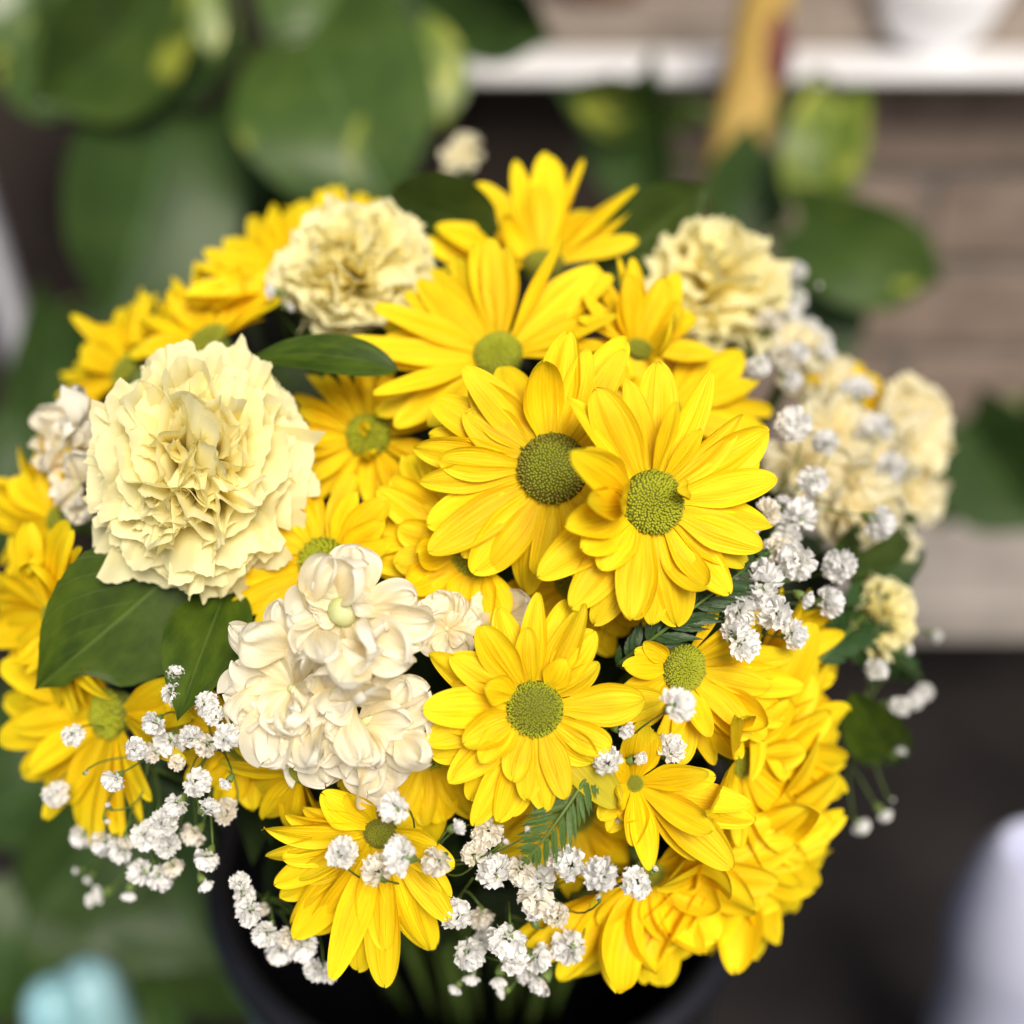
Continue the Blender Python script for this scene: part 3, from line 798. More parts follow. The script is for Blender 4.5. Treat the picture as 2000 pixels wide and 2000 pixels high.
stock_spike([((1785, 835), .004, (.5, .2, .8), 16, 'throat', [(95, 92, 84), (60, 90, 84), (20, 80, 80), (340, 84, 86), (300, 90, 60), (140, 80, 70), (180, 90, 60), (250, 80, 60)]),
             ((1780, 945), .004, (.5, -.2, .8), 15, 'throat', [(310, 84, 70), (335, 80, 76), (270, 70, 60), (20, 70, 60), (220, 70, 60), (60, 70, 70)]),
             ((1672, 975), .006, (.2, -.1, 1), 16, 'throat', [(250, 90, 96), (200, 84, 84), (290, 84, 84), (150, 80, 70), (90, 70, 70), (20, 76, 70)]),
             ((1622, 845), .012, (.2, .3, 1), 15, 'throat', rpet(r5, 7, 72, 58)),
             ((1565, 905), .016, (.1, .3, 1), 15, 'throat', rpet(r5, 7, 78, 64)),
             ((1700, 880), .012, (.3, .1, 1), 15, 'throat', rpet(r5, 7, 70, 60))],
            'blurred buff stock spike at the right edge of the bouquet', 53, M_STOCKB)
stock_spike([((1560, 690), .016, (.3, .6, .8), 14, 'throat', rpet(r5, 7, 66, 50)), ((1500, 655), .018, (.2, .6, .8), 14, 'throat', rpet(r5, 7, 66, 54)), ((1620, 745), .018, (.4, .5, .8), 13, 'throat', rpet(r5, 6, 58, 44))],
            'pale buff stock florets below the blurred back right carnation', 54, M_STOCKB)
stock_spike([((126, 872), -.008, (-.6, .1, .8), 20, 'bud', [(150, 80, 76), (185, 70, 60), (60, 100, 76), (95, 92, 70), (30, 70, 60), (220, 60, 50), (270, 66, 60), (120, 84, 66)]),
             ((148, 945), -.004, (-.6, .0, .8), 14, 'throat', [(250, 66, 60), (290, 70, 66), (60, 60, 60), (200, 60, 50), (120, 60, 60)])],
            'white stock floret peeking out left of the big carnation', 55)
stock_spike([((872, 1228), .004, (.0, .1, 1), 13, 'throat', [(100, 70, 62), (130, 66, 60), (60, 66, 56), (20, 60, 50), (170, 70, 56), (210, 60, 50), (260, 50, 50), (320, 60, 56)]),
             ((985, 1205), .010, (.1, .1, 1), 13, 'throat', rpet(r5, 6, 62, 62))],
            'cream stock florets in the gap between three chrysanthemums', 56)
stock_spike([((905, 300), .030, (.0, .5, .8), 12, 'throat', rpet(r5, 6, 42, 40))],
            'far blurred buff floret above the dark round leaf', 57, M_STOCKB)
stock_spike([((1755, 1075), .010, (.7, .0, .7), 12, 'throat', [(50, 56, 40), (20, 50, 36), (90, 50, 40), (340, 46, 36), (200, 56, 30), (230, 50, 30)])],
            'small buff floret between the dark fern leaves, right', 58, M_STOCKB)

# ------------------------------------------------------------------ gypsophila
def gyp_mesh(seed, N=38, cap=125, closed=0.0, cream=False):
    rng = random.Random(seed)
    v, uv, f, mi = [], [], [], []
    ga = PI * (3 - math.sqrt(5))
    for i in range(N):
        t = (i + .5) / N
        th = R(cap) * t ** .6 * (1 - closed)
        az = i * ga + rng.uniform(-.3, .3)
        dr = Vector((math.sin(th) * math.cos(az), math.sin(th) * math.sin(az), math.cos(th)))
        tg = Vector((-math.sin(az), math.cos(az), 0))
        tg = (Quaternion(dr, rng.uniform(-.7, .7)) @ tg)
        nn = dr.cross(tg)
        L = rng.uniform(.86, 1.04); W = rng.uniform(.24, .38)
        p = [rng.uniform(0, 6.28) for _ in range(2)]
        o = len(v)
        for a in range(5):
            s = a / 4
            hw = W * (.25 + .75 * sm(0, .75, s)) * (1 - .25 * (a == 4))
            for b in range(5):
                q = -1 + b / 2
                bend = .34 * s * s * (1 - closed)
                pt = dr * (.25 + .75 * L * s - .10 * (1 - abs(q)) * (a == 4)) + tg * hw * q + nn * (bend + .13 * s * math.sin(2.6 * q + p[0]) + .06 * s * math.sin(6 * q + p[1]))
                v.append(pt); uv.append(((q + 1) / 2, s))
        for a in range(4):
            for b in range(4):
                f.append((o + a * 5 + b, o + a * 5 + b + 1, o + a * 5 + b + 6, o + a * 5 + b + 5)); mi.append(0)
    o = len(v)
    cv, cf = lathe([(.04, -1.1), (.16, -1.0), (.34, -.6), (.42, -.15), (.3, .0)], 8)
    v.extend(Vector(p) for p in cv); uv.extend([(.5, .1)] * len(cv))
    f.extend(tuple(k + o for k in q) for q in cf); mi.extend([1] * len(cf))
    return mesh('blossom', v, f, uv, True, (M_GYPC if cream else M_GYP, M_CALYX), mi)

GYP = [gyp_mesh(61), gyp_mesh(62, 42, 118), gyp_mesh(63, 34, 135), gyp_mesh(64, 38, 125)]
GYPC = [gyp_mesh(65, 40, 120, 0, True), gyp_mesh(66, 34, 130, 0, True)]
GYPB = [gyp_mesh(67, 16, 90, .55), gyp_mesh(68, 16, 80, .45)]
GYPS = [gyp_mesh(69, 20, 70, .3), gyp_mesh(70, 22, 85, .25)]     # half-open, seen from the side

def spray(hub, hub_off, items, label, seed, off=-.006, facing=(0, .1, 1), group='sprays of white gypsophila in the bouquet'):
    """items: (x, y, radius px, kind[, depth offset]); kind w white, c cream, b bud, s half open"""
    rng = random.Random(seed)
    dh = dome(*hub, hub_off)
    M = frame(at(*hub, dh), camdir(0, .2, 1))
    iv = M.inverted()
    root = obj('gypsophila_spray', None); root.matrix_basis = M; root.empty_display_size = .01
    tag(root, label, 'flower', group)
    tubes = []
    H = at(*hub, dh)
    v, f = tube([iv @ p for p in bez(H, H + camdir(0, -.3, -1) * .03, VASE_C + Vector((0, 0, -.04)), 7)], .0005, 5)
    tubes.append((v, f))
    fx = camdir(*facing)
    nodes = []
    for it in items:
        x, y, rp, kind = it[:4]
        o = it[4] if len(it) > 4 else off + rng.uniform(-.003, .003)
        d = dome(x, y, o)
        p = at(x, y, d)
        out = (p - H)
        out = (out - VA * out.dot(VA)) * 14 + fx * .55 + camdir(rng.uniform(-.5, .5), rng.uniform(-.5, .5), 0) * .6
        out.normalize()
        FM = frame(p, out) @ Matrix.Rotation(rng.uniform(0, 6.28), 4, 'Z')
        r = rp * 1.0 * d / F
        pool = {'w': GYP, 'c': GYPC, 'b': GYPB, 's': GYPS}[kind]
        me = pool[rng.randrange(len(pool))]
        b = obj('flower_bud' if kind == 'b' else 'blossom', me, root)
        b.matrix_basis = iv @ FM @ Matrix.Diagonal((r * rng.uniform(.92, 1.08), r * rng.uniform(.92, 1.08), r * rng.uniform(.9, 1.05), 1))
        nodes.append((p, out, r))
    # stalks: each blossom joins the nearest blossom stalk that lies nearer the hub, else the hub
    for p, out, r in nodes:
        e = p - out * r * .9
        best = H
        dist = (e - H).length
        for p2, o2, r2 in nodes:
            k = (p2 - o2 * r2 * 1.2 + H) / 2 - fx * .004
            if (k - H).length < dist * .7 and (k - e).length < (best - e).length * .7:
                best = k
        mid = (best + e) / 2 - out * .006 + camdir(rng.uniform(-1, 1), rng.uniform(-1, 1), 0) * .003
        tubes.append(tube([iv @ q for q in bez(best, mid, e, 7)], .0002, 5))
        if best is not H:
            tubes.append(tube([iv @ q for q in bez(H, (H + best) / 2 - fx * .003, best, 6)], .00026, 5))
    v, f = join(tubes)
    obj('branching_stem', mesh('branching_stem', v, f), root, M_STEM)
    return root

spray((1500, 1060), .012, [(1674, 763, 33, 'w', -.012), (1550, 830, 35, 'w', -.012), (1612, 866, 28, 'w'), (1708, 842, 36, 'w', -.012), (1739, 912, 33, 'w', -.010), (1589, 938, 31, 'w', -.010), (1714, 1019, 36, 'w', -.014), (1784, 921, 13, 'b')],
      'airy gypsophila spray standing before the buff stock spike on the right', 71)
spray((1480, 1150), .010, [(1562, 1008, 36, 'w'), (1500, 1000, 28, 'c'), (1530, 985, 18, 's'), (1556, 1096, 40, 'w', -.012), (1520, 1075, 34, 'c', -.006), (1640, 1104, 33, 'w', -.012), (1618, 1176, 32, 'w', -.010), (1568, 1166, 25, 's', -.012), (1486, 1135, 42, 'w', -.010), (1436, 1160, 28, 'w'), (1446, 1196, 34, 'w', -.010), (1512, 1196, 37, 'w', -.014), (1550, 1240, 30, 'w', -.012), (1452, 1257, 36, 'w', -.015), (1432, 1232, 28, 'w', -.010), (1538, 1050, 30, 'w'), (1472, 1020, 22, 'w')],
      'dense white gypsophila spray right of the frontmost chrysanthemum', 72)
spray((1460, 680), .02, [(1555, 533, 22, 'w', .0), (1596, 556, 10, 'b', .0), (1512, 568, 26, 'w', .0), (1555, 585, 22, 'w', .0), (1538, 615, 26, 'w', .0), (1500, 632, 28, 'c', .0), (1574, 640, 24, 'w', .0), (1598, 665, 28, 'w', .0), (1560, 688, 26, 'w', .0), (1610, 690, 22, 'w', .0), (1482, 714, 24, 'w', .0), (1530, 700, 26, 'c', .0), (1490, 530, 16, 'c', .0), (1545, 740, 22, 'w', .0)],
      'blurred gypsophila spray beside the back right carnation', 73)
spray((880, 1780), .015, [(667, 1666, 33, 'w', -.014), (770, 1577, 32, 'w', -.014), (784, 1670, 38, 'w', -.016), (738, 1700, 34, 'c', -.013), (853, 1682, 32, 'c', -.012), (888, 1617, 24, 's', -.012), (951, 1626, 32, 'c'), (925, 1668, 26, 'c'), (966, 1702, 36, 'w'), (982, 1648, 13, 'b', -.016), (1033, 1622, 10, 'b', -.016), (892, 1789, 34, 'w'), (940, 1790, 26, 'c', .004)],
      'gypsophila spray lying across the chrysanthemum that fans downwards', 74)
spray((1100, 1800), .02, [(1018, 1702, 30, 'c'), (1052, 1722, 34, 'w'), (1046, 1756, 36, 'c'), (1115, 1688, 34, 'w', -.012), (1085, 1675, 24, 'c'), (1174, 1710, 36, 'w', -.018), (1243, 1724, 34, 'w', -.020), (1276, 1701, 12, 'b', -.020), (1170, 1756, 11, 'b', -.014), (1044, 1798, 24, 's'), (1087, 1790, 26, 'c'), (1111, 1849, 34, 'w', -.008)],
      'gypsophila spray in the dark gap left of the lowest chrysanthemum', 75)
spray((980, 1800), .03, [(915, 1862, 34, 'w'), (990, 1835, 40, 'w', -.012), (1000, 1870, 34, 'w', -.010), (1049, 1871, 30, 'w'), (921, 1902, 22, 's'), (893, 1926, 18, 's'), (975, 1905, 26, 's'), (986, 1935, 18, 's'), (1062, 1914, 30, 's'), (945, 1835, 22, 'w', .004), (1030, 1900, 24, 'w')],
      'lowest gypsophila spray, hanging above the black vase rim', 76)
spray((1215, 1520), .02, [(1212, 1423, 28, 's', -.008), (1240, 1445, 22, 'c', .0), (1187, 1488, 32, 'w', -.010), (1240, 1483, 26, 's', -.006), (1323, 1377, 34, 'w', -.022), (1308, 1462, 30, 'w', -.006), (1201, 1580, 28, 'c'), (1190, 1550, 22, 'w'), (1060, 1570, 24, 'c', .002), (1095, 1556, 22, 'w', .002)],
      'scattered gypsophila spray between the olive-disc chrysanthemum and lower right ones', 77)
spray((300, 1500), .02, [(143, 1436, 22, 'w', -.012), (264, 1463, 24, 'w', -.016), (223, 1523, 24, 'w', -.014), (108, 1550, 28, 'w', -.012), (166, 1510, 9, 'b', -.014), (214, 1577, 12, 'b', -.010), (206, 1600, 12, 'b', -.010), (155, 1700, 13, 'b'), (176, 1713, 13, 'b'), (159, 1633, 24, 'w'), (205, 1645, 26, 'w'), (235, 1660, 28, 'w'), (250, 1640, 20, 'c'), (203, 1744, 24, 's'), (185, 1756, 18, 's'), (254, 1740, 22, 's'), (275, 1702, 26, 'w'), (313, 1712, 28, 'w'), (338, 1692, 22, 'c')],
      'gypsophila spray straggling over the pothos at lower left', 78)
spray((400, 1480), .02, [(301, 1412, 26, 'w'), (331, 1450, 32, 'w'), (373, 1440, 24, 'w'), (402, 1456, 24, 'c'), (440, 1441, 28, 'w', -.010), (337, 1355, 22, 'w'), (342, 1317, 18, 'w'), (402, 1375, 26, 'w'), (420, 1400, 22, 'w'), (384, 1528, 28, 'w'), (446, 1525, 18, 's', -.010), (346, 1570, 26, 'w'), (402, 1579, 28, 's', -.010), (442, 1586, 26, 'c', .004), (319, 1608, 28, 'w'), (284, 1632, 30, 'w'), (328, 1652, 26, 'w'), (380, 1628, 26, 'c', .004), (405, 1675, 28, 'w'), (397, 1722, 22, 's'), (345, 1490, 18, 'c'), (300, 1470, 22, 'c')],
      'gypsophila spray with many blossoms between two leaves and the vase, left', 79)
spray((540, 1780), .03, [(468, 1722, 22, 'w'), (475, 1752, 26, 'w'), (486, 1782, 28, 'w'), (520, 1822, 30, 'w'), (548, 1856, 30, 'w'), (590, 1848, 30, 'w'), (565, 1830, 24, 'c'), (616, 1893, 24, 'w'), (640, 1900, 20, 'w'), (510, 1775, 16, 'c', .004)],
      'gypsophila spray resting along the left curve of the vase rim', 80)
spray((1680, 1400), .02, [(1822, 1239, 18, 's', .0), (1712, 1310, 24, 'w', .0), (1760, 1378, 22, 'w', .0), (1785, 1368, 18, 'w', .0), (1806, 1352, 18, 'w', .0), (1750, 1470, 20, 's', .0), (1722, 1585, 22, 's', .0), (1680, 1612, 20, 'w', .0), (1766, 1270, 18, 's', .0), (1740, 1560, 8, 'b', .0)],
      'blurred gypsophila spray along the right edge over the dark table', 81)
spray((540, 600), .02, [(538, 570, 22, 's', -.002), (560, 600, 16, 's', .004), (620, 680, 22, 'w', .004)],
      'few white gypsophila buds left of the rear carnation', 82)

# ------------------------------------------------------------------ bouquet leaves
def lone_leaf(pb, ob, pt, ot, wpx, m, seed, label, group='broad leaves tucked into the bouquet', **k):
    o = leaf_between('leaf', pb, dome(*pb, ob), pt, dome(*pt, ot), wpx, m, random.Random(seed), **k)
    tag(o, label, 'leaf', group)
    return o

lone_leaf((385, 1075), .010, (74, 1342), -.014, 285, M_LEAF, 91, 'large glossy green leaf with bitten edge under the big carnation', roll=-8, bend=-.25, fold=.12, bite=(.70, .9, .5), serr=.025, nu=66, nv=12)
lone_leaf((452, 1130), .014, (352, 1396), -.010, 165, M_LEAF, 92, 'smaller pointed green leaf left of the cream stock spike', roll=18, bend=-.2, fold=.14)
lone_leaf((790, 728), .000, (497, 706), -.006, 100, M_LEAF, 93, 'narrow arched green leaf above the small quilled chrysanthemum', roll=38, bend=-.85, fold=.2)
lone_leaf((985, 455), -.004, (770, 385), -.012, 165, M_DARKLEAF, 94, 'dark round leaf left of the topmost chrysanthemum', roll=-12, bend=-.4, tip='round')
lone_leaf((1150, 545), .016, (1372, 366), -.026, 180, M_DARKLEAF, 95, 'dark pointed leaf right of the topmost chrysanthemum', roll=24, bend=-.35, fold=.1)
lone_leaf((1590, 1120), .010, (1787, 1012), .004, 110, M_DARKLEAF, 96, 'dark green leaf behind white blossoms at the right', roll=10, bend=-.4, fold=.2)
lone_leaf((1640, 1190), .008, (1802, 1080), .004, 80, M_FERN, 97, 'blue-green toothed leaf below the dark one at the right', roll=-10, bend=-.3, fold=.2, serr=.12)
lone_leaf((1660, 1340), .012, (1750, 1490), .010, 120, M_LEAF, 98, 'blurred green leaf hanging at the right above the dark table', roll=10, bend=-.5)

def fern(pts, offs, n, ln, wd, m, seed, label, sides=(1, -1), roll=0):
    rng = random.Random(seed)
    P = [at(*p, dome(*p, o)) for p, o in zip(pts, offs)]
    M = frame(P[0], camdir(0, .2, 1))
    iv = M.inverted()
    root = obj('fern_frond', None); root.matrix_basis = M; root.empty_display_size = .01
    tag(root, label, 'fern', 'fern fronds tucked into the bouquet')
    C = bez(P[0], P[1], P[2], 30)
    v, f = tube([iv @ c for c in C], .0005, 6, .0002)
    obj('stalk', mesh('stalk', v, f), root, M_STEM)
    for i in range(n):
        t = (i + .6) / n
        k = int(t * 29)
        c, tg = C[k], (C[k + 1] - C[k]).normalized()
        env = math.sin(PI * (t * .86 + .12)) ** .8
        for sd in sides:
            L = ln * env * rng.uniform(.85, 1.1) / F * dome(*pts[1], offs[1])
            W = wd * rng.uniform(.85, 1.1) / F * dome(*pts[1], offs[1])
            zc = (CAM - c).normalized()
            lat = tg.cross(zc).normalized() * sd
            dr = (tg * .85 + lat * .7 - zc * .12 + zc * rng.uniform(-.12, .12)).normalized()
            me = blade(L, W, rng, fold=.2, bend=rng.uniform(-.5, .1), serr=.22, nu=16, nv=4, name='leaflet')
            o = obj('leaflet', me, root, m)
            o.matrix_basis = iv @ leaf_frame(c, c + dr * L, R(rng.uniform(-25, 25)))
    return root

fern([(1205, 1300), (1350, 1190), (1515, 1066)], [.004, -.014, -.010], 22, 90, 19, M_FERN, 101, 'dark fern frond slanting up to the white gypsophila')
fern([(1165, 1485), (1105, 1590), (1020, 1690)], [-.004, -.014, -.012], 20, 84, 11, M_FERNL, 102, 'light green fern frond pointing down below the olive-disc chrysanthemum', sides=(1, -1))
fern([(1600, 1290), (1690, 1200), (1790, 1100)], [.006, .002, .006], 20, 100, 22, M_FERN, 103, 'blue-green fern frond on the right behind the gypsophila')
fern([(1640, 1260), (1710, 1250), (1800, 1330)], [.008, .004, .006], 20, 92, 20, M_FERN, 104, 'drooping fern frond over the dark background at the right')

# dim leaves and stalks packed inside the bouquet: nobody could count them
rf = random.Random(7)
fv, ff = [], []
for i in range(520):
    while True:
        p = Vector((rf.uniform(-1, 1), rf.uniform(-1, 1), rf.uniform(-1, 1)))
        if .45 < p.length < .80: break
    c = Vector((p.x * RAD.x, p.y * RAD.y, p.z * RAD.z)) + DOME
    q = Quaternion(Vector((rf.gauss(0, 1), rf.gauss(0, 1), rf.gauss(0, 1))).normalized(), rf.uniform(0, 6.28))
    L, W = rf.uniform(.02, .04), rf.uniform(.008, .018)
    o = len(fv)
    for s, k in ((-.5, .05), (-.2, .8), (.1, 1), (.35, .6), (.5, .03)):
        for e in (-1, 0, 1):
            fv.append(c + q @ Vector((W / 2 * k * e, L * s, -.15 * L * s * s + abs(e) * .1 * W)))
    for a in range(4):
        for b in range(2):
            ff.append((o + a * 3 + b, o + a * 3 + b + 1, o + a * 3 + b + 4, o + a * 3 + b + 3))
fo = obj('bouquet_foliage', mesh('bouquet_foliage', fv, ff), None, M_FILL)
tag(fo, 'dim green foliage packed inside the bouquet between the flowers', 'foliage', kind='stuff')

# ------------------------------------------------------------------ vase
M_VASE = plain('black_vase', (.008, .008, .011), (.013, .013, .017), rough=.32, scale=40, spec=.5, bump=.05)
vr = .0905
vz = VASE_C.z
prof = [(.001, .004), (.062, .0), (.066, .004), (.075, .10), (vr - .003, vz - .012), (vr - .001, vz - .006)]
inner = [(vr - .006, vz - .006), (vr - .008, vz - .014), (.072, .10), (.062, .02), (.001, .018)]
v, f = lathe(prof, 72)
vase = obj('vase', mesh('vase', [Vector(p) for p in v], f), None, M_VASE)
vase.location = (VASE_C.x, VASE_C.y, .002)
tag(vase, 'round black bucket vase holding the yellow bouquet', 'vase')
v, f = lathe(inner, 72)
obj('inner_wall', mesh('inner_wall', v, f), vase, M_VASE)
rim = [(vr - .0015, vz - .012), (vr + .001, vz - .011), (vr + .002, vz - .004), (vr + .0005, vz + .0005), (vr - .003, vz + .0015), (vr - .006, vz), (vr - .007, vz - .006)]
v, f = lathe(rim, 72)
obj('rim', mesh('rim', v, f), vase, M_VASE)

# ------------------------------------------------------------------ the place behind
M_FLOOR = plain('dark_floor', (.012, .010, .010), (.024, .020, .019), rough=.55, scale=14, spec=.3, bump=.2)
v = [(-4, -3, 0), (4, -3, 0), (4, 4, 0), (-4, 4, 0)]
fl = obj('floor', mesh('floor', v, [(0, 1, 2, 3)], None, False), None, M_FLOOR)
tag(fl, 'dark brown floor under the black vase', None, None, 'structure')

WY = .56                                   # face of the wall behind
M_MORT = plain('mortar', (.13, .115, .10), (.20, .175, .155), rough=.9, scale=90, bump=.4)
M_BRICK = plain('brick', (.13, .098, .078), (.28, .215, .172), rough=.85, scale=26, bump=.5, lo=.25, hi=.75)
wall_z1 = .4182
v, f = box(.10, 1.3, WY + .006, WY + .12, 0.0, wall_z1)
wall = obj('brick_wall', mesh('brick_wall', v, f, None, False), None, M_MORT)
tag(wall, 'low brown-grey brick wall under a white sill, behind the bouquet', 'wall')
rb = random.Random(9)
BR = []
for k in range(4):
    v, f = box(-.100, .100, 0, .05, 0, .057, .003, rb)
    BR.append(mesh('brick', v, f, None, False, (M_BRICK,)))
v, f = box(0, .095, 0, .05, 0, .057, .003, rb)
HB = mesh('brick', v, f, None, False, (M_BRICK,))
for row in range(6):
    z = .0155 + row * .067
    if row % 2:
        b = obj('brick', HB, wall); b.location = (.107, WY, z)
    x = .105 + (.105 if row % 2 else 0)
    while x < 1.0:
        b = obj('brick', BR[rb.randrange(4)], wall)
        b.location = (x + .10, WY + rb.uniform(-.002, .002), z)
        x += .210

M_WOOD = plain('dark_wood', (.020, .014, .011), (.042, .031, .026), rough=.6, scale=12, spec=.3)
pn = obj('wood_panel', None); pn.location = (-.6, WY, 0)
pn.empty_display_size = .01
tag(pn, 'dark brown boarded panel behind the pothos on the left', 'wall')
for k in range(10):
    x0 = -.5 + k * .12
    top = 1.0 if x0 < .52 else .41
    v, f = box(x0 + .002, x0 + .118, 0 if top < 1 else -.06, .03, 0, top + (.006 if top < 1 else 0) + rb.uniform(-.001, .001), .003)
    obj('plank', mesh('plank', v, f, None, False), pn, M_WOOD)
v, f = box(-.5, .699, .031, .06, 0, .408)
obj('backing', mesh('backing', v, f, None, False), pn, M_WOOD)

M_WHITE = plain('white_paint', (.82, .82, .84), (.87, .87, .88), rough=.3, scale=20, bump=.05)
v, f = box(-.015, 1.5, WY - .045, WY + .019, .4190, .4275, .002)
sill = obj('window_sill', mesh('window_sill', v, f, None, False), None, M_WHITE)
tag(sill, 'white painted sill running along the top of the brick wall', 'sill')
M_TAN = plain('tan_plaster', (.20, .165, .135), (.30, .25, .21), rough=.9, scale=18, bump=.3)
v, f = box(-.015, 1.5, WY + .020, WY + .09, .4145, .452, .003)
pl = obj('plaster_wall', mesh('plaster_wall', v, f, None, False), None, M_TAN)
v, f = box(-.015, 1.5, WY + .0905, WY + .2, .42, 1.0)
obj('upper_wall', mesh('upper_wall', v, f, None, False), pl, M_TAN)
tag(pl, 'tan plastered wall with a low step above the white sill', 'wall')

M_CONC = plain('concrete', (.29, .26, .235), (.37, .335, .305), rough=.85, scale=40, bump=.4)
v, f = box(.10, 1.4, .365, WY - .004, .086, .122, .004)
ledge = obj('concrete_ledge', mesh('concrete_ledge', v, f, None, False), None, M_CONC)
tag(ledge, 'pale grey concrete ledge at the foot of the brick wall', 'ledge')
v, f = box(.14, 1.4, .43, WY - .004, .0, .0855)
obj('plinth', mesh('plinth', v, f, None, False), ledge, M_FLOOR)

def vessel(name, prof, pos, m, label, cat, tilt=(0, 0, 0), n=48):
    v, f = lathe(prof, n)
    o = obj(name, mesh(name, v, f), None, m)
    o.location = pos; o.rotation_euler = tilt
    return tag(o, label, cat)

# tall white pot standing on the floor at the right edge
M_POT = plain('white_glaze', (.52, .55, .72), (.60, .62, .78), rough=.3, scale=20, bump=.03)
p = at(2000, 1815, .56)
h = p.z
vessel('white_pot', [(.001, .0), (.026, .0), (.028, .004), (.029, h * .4), (.030, h - .035), (.0335, h - .012), (.034, h), (.032, h + .018), (.027, h + .036), (.021, h + .047), (.017, h + .05), (.015, h + .046), (.013, h + .02), (.001, h)],
       (p.x, p.y, .001), M_POT, 'smooth bluish white vessel at the lower right edge', 'pot')
M_TURQ = plain('turquoise_glaze', (.24, .47, .53), (.32, .54, .59), rough=.3, scale=20, bump=.03)
for (x, y, d, rr, lab) in ((105, 1955, .52, .0125, 'shorter turquoise glazed bottle at the lower left corner'), (170, 1925, .53, .0135, 'taller turquoise glazed bottle among the lower left pothos leaves')):
    p = at(x, y, d); h = p.z
    o = vessel('turquoise_bottle', [(.001, 0), (rr * 1.1, 0), (rr * 1.2, .004), (rr * 1.2, h * .6), (rr * 1.15, h - .012), (rr, h), (rr * .75, h + .006), (rr * .35, h + .0085), (.001, h + .009)], (p.x, p.y, .001), M_TURQ, lab, 'bottle')
    o['group'] = 'turquoise bottles'
# bowl, pot and stake at the sill
M_BOWL = plain('bowl_white', (.88, .88, .90), (.92, .92, .93), rough=.25, scale=20, bump=.02)
vessel('white_bowl', [(.001, 0), (.016, 0), (.018, .004), (.034, .020), (.043, .042), (.045, .062), (.043, .062), (.038, .03), (.001, .012)], at(1815, 112, .838), M_BOWL, 'bright white bowl standing on the white sill, upper right', 'bowl')
M_TERRA = plain('terracotta', (.20, .10, .055), (.30, .17, .10), rough=.8, scale=60)
vessel('terracotta_pot', [(.001, 0), (.022, 0), (.026, .003), (.031, .03), (.034, .06), (.037, .06), (.037, .075), (.033, .075), (.029, .02), (.001, .015)], (at(1165, 60, .9).x, WY + .056, .453), M_TERRA, 'brown terracotta pot on the tan step above the sill', 'pot')
M_STAKE = plain('yellow_wood', (.42, .27, .065), (.50, .34, .09), rough=.55, scale=30)
M_MAROON = plain('maroon_cloth', (.10, .028, .024), (.17, .05, .042), rough=.8, scale=60, bump=.5)
a, b = at(1528, -160, .73), at(1440, 285, .69)
e = b + (b - a).normalized() * .16
st = obj('garden_stake', mesh('garden_stake', *tube([a, b, e], .0155, 14)), None, M_STAKE)
tag(st, 'thick yellow wooden stake leaning at the sill with maroon cloth', 'stake')
rc = random.Random(3)
cvv, cff = lathe([(.014, .0), (.021, .004), (.026, .016), (.029, .032), (.030, .046), (.027, .058), (.014, .062)], 24)
ax = (a - b).normalized()
cm = frame(at(1448, 285, .712), ax, XA) @ Matrix.Scale(1.18, 4)
cvv = [cm @ Vector((x * (1 + .1 * math.sin(5 * math.atan2(y, x))), y * .55, z)) for x, y, z in cvv]
obj('cloth', mesh('cloth', cvv, cff), st, M_MAROON)
M_GPOST = plain('grey_metal', (.20, .20, .23), (.27, .27, .30), rough=.4, scale=30)
a, b = at(-40, 400, .70), at(62, 760, .70)
gp = obj('metal_bar', mesh('metal_bar', *tube([a + (a - b) * .3, a, b, b + (b - a) * .4], .010, 12)), None, M_GPOST)
tag(gp, 'slanting grey metal bar at the left edge', 'bar')

# pothos: heart-shaped leaves on vines, blurred behind the bouquet
def pothos(leaves, vine, label, seed, m0):
    rng = random.Random(seed)
    P = [at(x, y, d) for x, y, d in vine]
    root = obj('pothos_plant', None); root.empty_display_size = .01
    root.matrix_basis = Matrix.Translation(P[0])
    tag(root, label, 'plant', 'pothos plants around the bouquet')
    off = P[0]
    v, f = tube([p - off for p in P], .0022, 8)
    obj('vine', mesh('vine', v, f), root, M_STEM)
    for (bx, by, tx, ty, wpx, d0, d1, roll, bend, m) in leaves:
        b, t = at(bx, by, d0), at(tx, ty, d1)
        L = (t - b).length; W = wpx * (d0 + d1) / 2 / F
        bend *= rng.uniform(1.2, 2.4)
        me = blade(L * (1.02 + bend * bend / 24), W, rng, fold=rng.uniform(.1, .4), bend=bend, wave=rng.uniform(.02, .05), heart=True, nu=24, nv=10)
        o = obj('leaf', me, root, m)
        o.matrix_basis = Matrix.Translation(-off) @ leaf_frame(b, t, R(roll * 1.3)) @ Matrix.Rotation(-bend / 2, 4, 'X')
        near = min(P, key=lambda p: (p - b).length)
        v, f = tube([q - off for q in bez(near, (near + b) / 2 + Vector((0, 0, .006)), b, 6)], .0013, 6)
        obj('leaf_stalk', mesh('leaf_stalk', v, f), root, M_STEM)

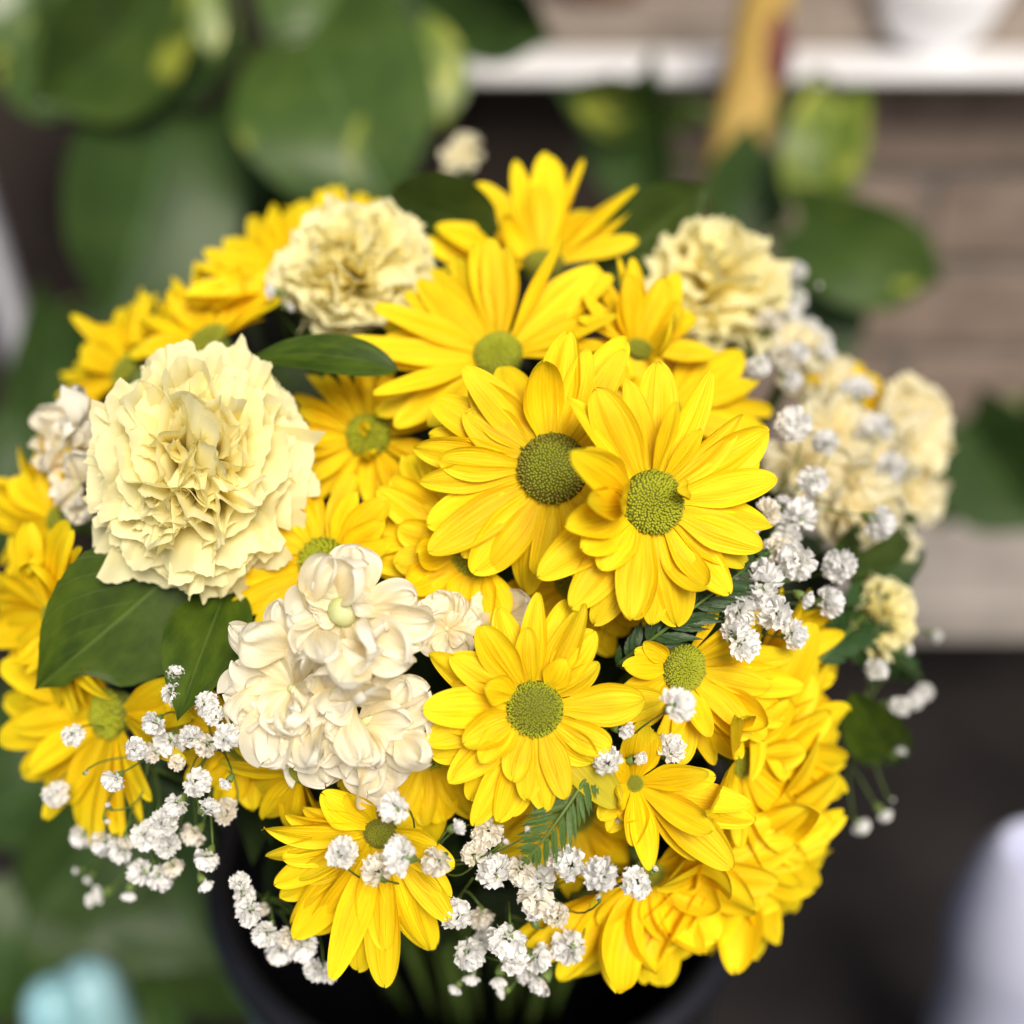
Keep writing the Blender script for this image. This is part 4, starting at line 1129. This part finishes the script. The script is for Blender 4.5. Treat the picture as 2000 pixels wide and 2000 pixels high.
GP, GD = M_POTH, M_POTHD
pothos([(610, 60, 770, 420, 390, .60, .57, 6, -.5, GP),
        (330, 210, 215, 620, 340, .62, .60, -10, -.4, GD),
        (500, 190, 455, 470, 190, .66, .66, 30, -.4, GD),
        (330, -60, 70, 190, 300, .58, .56, -25, -.5, GP),
        (170, -80, -60, 120, 260, .62, .60, 20, -.5, GP),
        (560, -120, 640, 120, 230, .68, .66, -30, -.4, GP),
        (840, -90, 1075, 70, 210, .64, .64, 25, -.4, GD),
        (430, 250, 560, 520, 240, .69, .69, 10, -.3, GD),
        (120, 600, 40, 900, 190, .66, .64, -20, -.4, GD),
        (60, 830, 20, 1080, 170, .60, .60, 15, -.4, GD),
        (700, -60, 560, 130, 260, .66, .64, 15, -.4, GP),
        (60, 20, 190, 210, 240, .60, .58, 30, -.4, GP),
        (800, 60, 865, 240, 150, .585, .58, -20, -.4, M_LIME),
        (420, 60, 300, 230, 220, .64, .62, 25, -.4, GD),
        (640, 300, 700, 480, 230, .70, .70, -10, -.3, GD),
        (880, -100, 800, 120, 200, .70, .70, 0, -.4, GD),
        (20, -100, -80, 110, 240, .64, .62, 0, -.4, GP),
        (380, 480, 440, 640, 180, .70, .70, 10, -.3, GD),
        (400, -40, 415, 110, 60, .56, .56, 0, -.2, M_LIME),
        (250, 560, 300, 760, 170, .68, .68, 0, -.3, GD)],
       [(430, -200, .62), (440, -60, .64), (470, 120, .66), (400, 240, .67), (300, 420, .68), (180, 600, .68), (80, 800, .66)],
       'large leafy pothos with yellow-splashed leaves at the upper left', 111, GP)
pothos([(1350, 200, 1095, 165, 150, .68, .66, -30, -.4, GP),
        (1240, 150, 1290, 420, 190, .70, .69, 25, -.4, GD),
        (1500, 290, 1400, 460, 190, .66, .66, -15, -.4, GD),
        (1640, 190, 1590, 440, 165, .62, .62, 10, -.5, M_LIME),
        (1550, 430, 1830, 545, 200, .60, .60, 8, -.5, GP),
        (1520, 520, 1640, 720, 200, .64, .63, -20, -.4, GD),
        (1300, 330, 1130, 300, 130, .72, .72, 25, -.4, GD)],
       [(1420, 520, .66), (1450, 420, .69), (1480, 300, .70), (1540, 180, .69), (1600, 140, .68)],
       'smaller pothos behind the bouquet, reaching right towards the brick wall', 112, GP)
pothos([(1880, 820, 2030, 1030, 230, .66, .64, 10, -.4, GD), (1840, 870, 1830, 1030, 150, .68, .66, -20, -.4, GD), (1990, 800, 2090, 900, 160, .70, .70, 20, -.4, GD)],
       [(2060, 760, .70), (1960, 790, .70), (1880, 830, .69)], 'dark pothos leaves resting on the grey ledge at the right edge', 113, GD)
pothos([(260, 1540, 60, 1790, 260, .52, .50, -15, -.4, GD),
        (300, 1640, 420, 1890, 290, .54, .52, 10, -.4, GD),
        (200, 1700, 150, 1960, 250, .56, .54, -5, -.4, GD),
        (120, 1480, -40, 1640, 220, .54, .53, 20, -.4, GD),
        (360, 1480, 440, 1720, 230, .56, .55, 15, -.4, GD),
        (330, 1800, 480, 1990, 220, .55, .54, -25, -.4, GD),
        (60, 1760, -20, 1990, 220, .55, .55, 15, -.4, GD),
        (250, 1860, 330, 2060, 200, .57, .56, 20, -.4, GD),
        (60, 1380, 20, 1560, 190, .58, .58, 0, -.4, GD),
        (150, 1300, 40, 1420, 160, .60, .60, 0, -.4, GD),
        (420, 1620, 350, 1800, 180, .60, .60, 0, -.3, GD)],
       [(230, 2080, .60), (250, 1900, .60), (270, 1740, .60), (280, 1600, .60), (240, 1480, .61), (140, 1340, .62)],
       'pothos with dark bluish leaves at the lower left beside the vase', 114, GD)
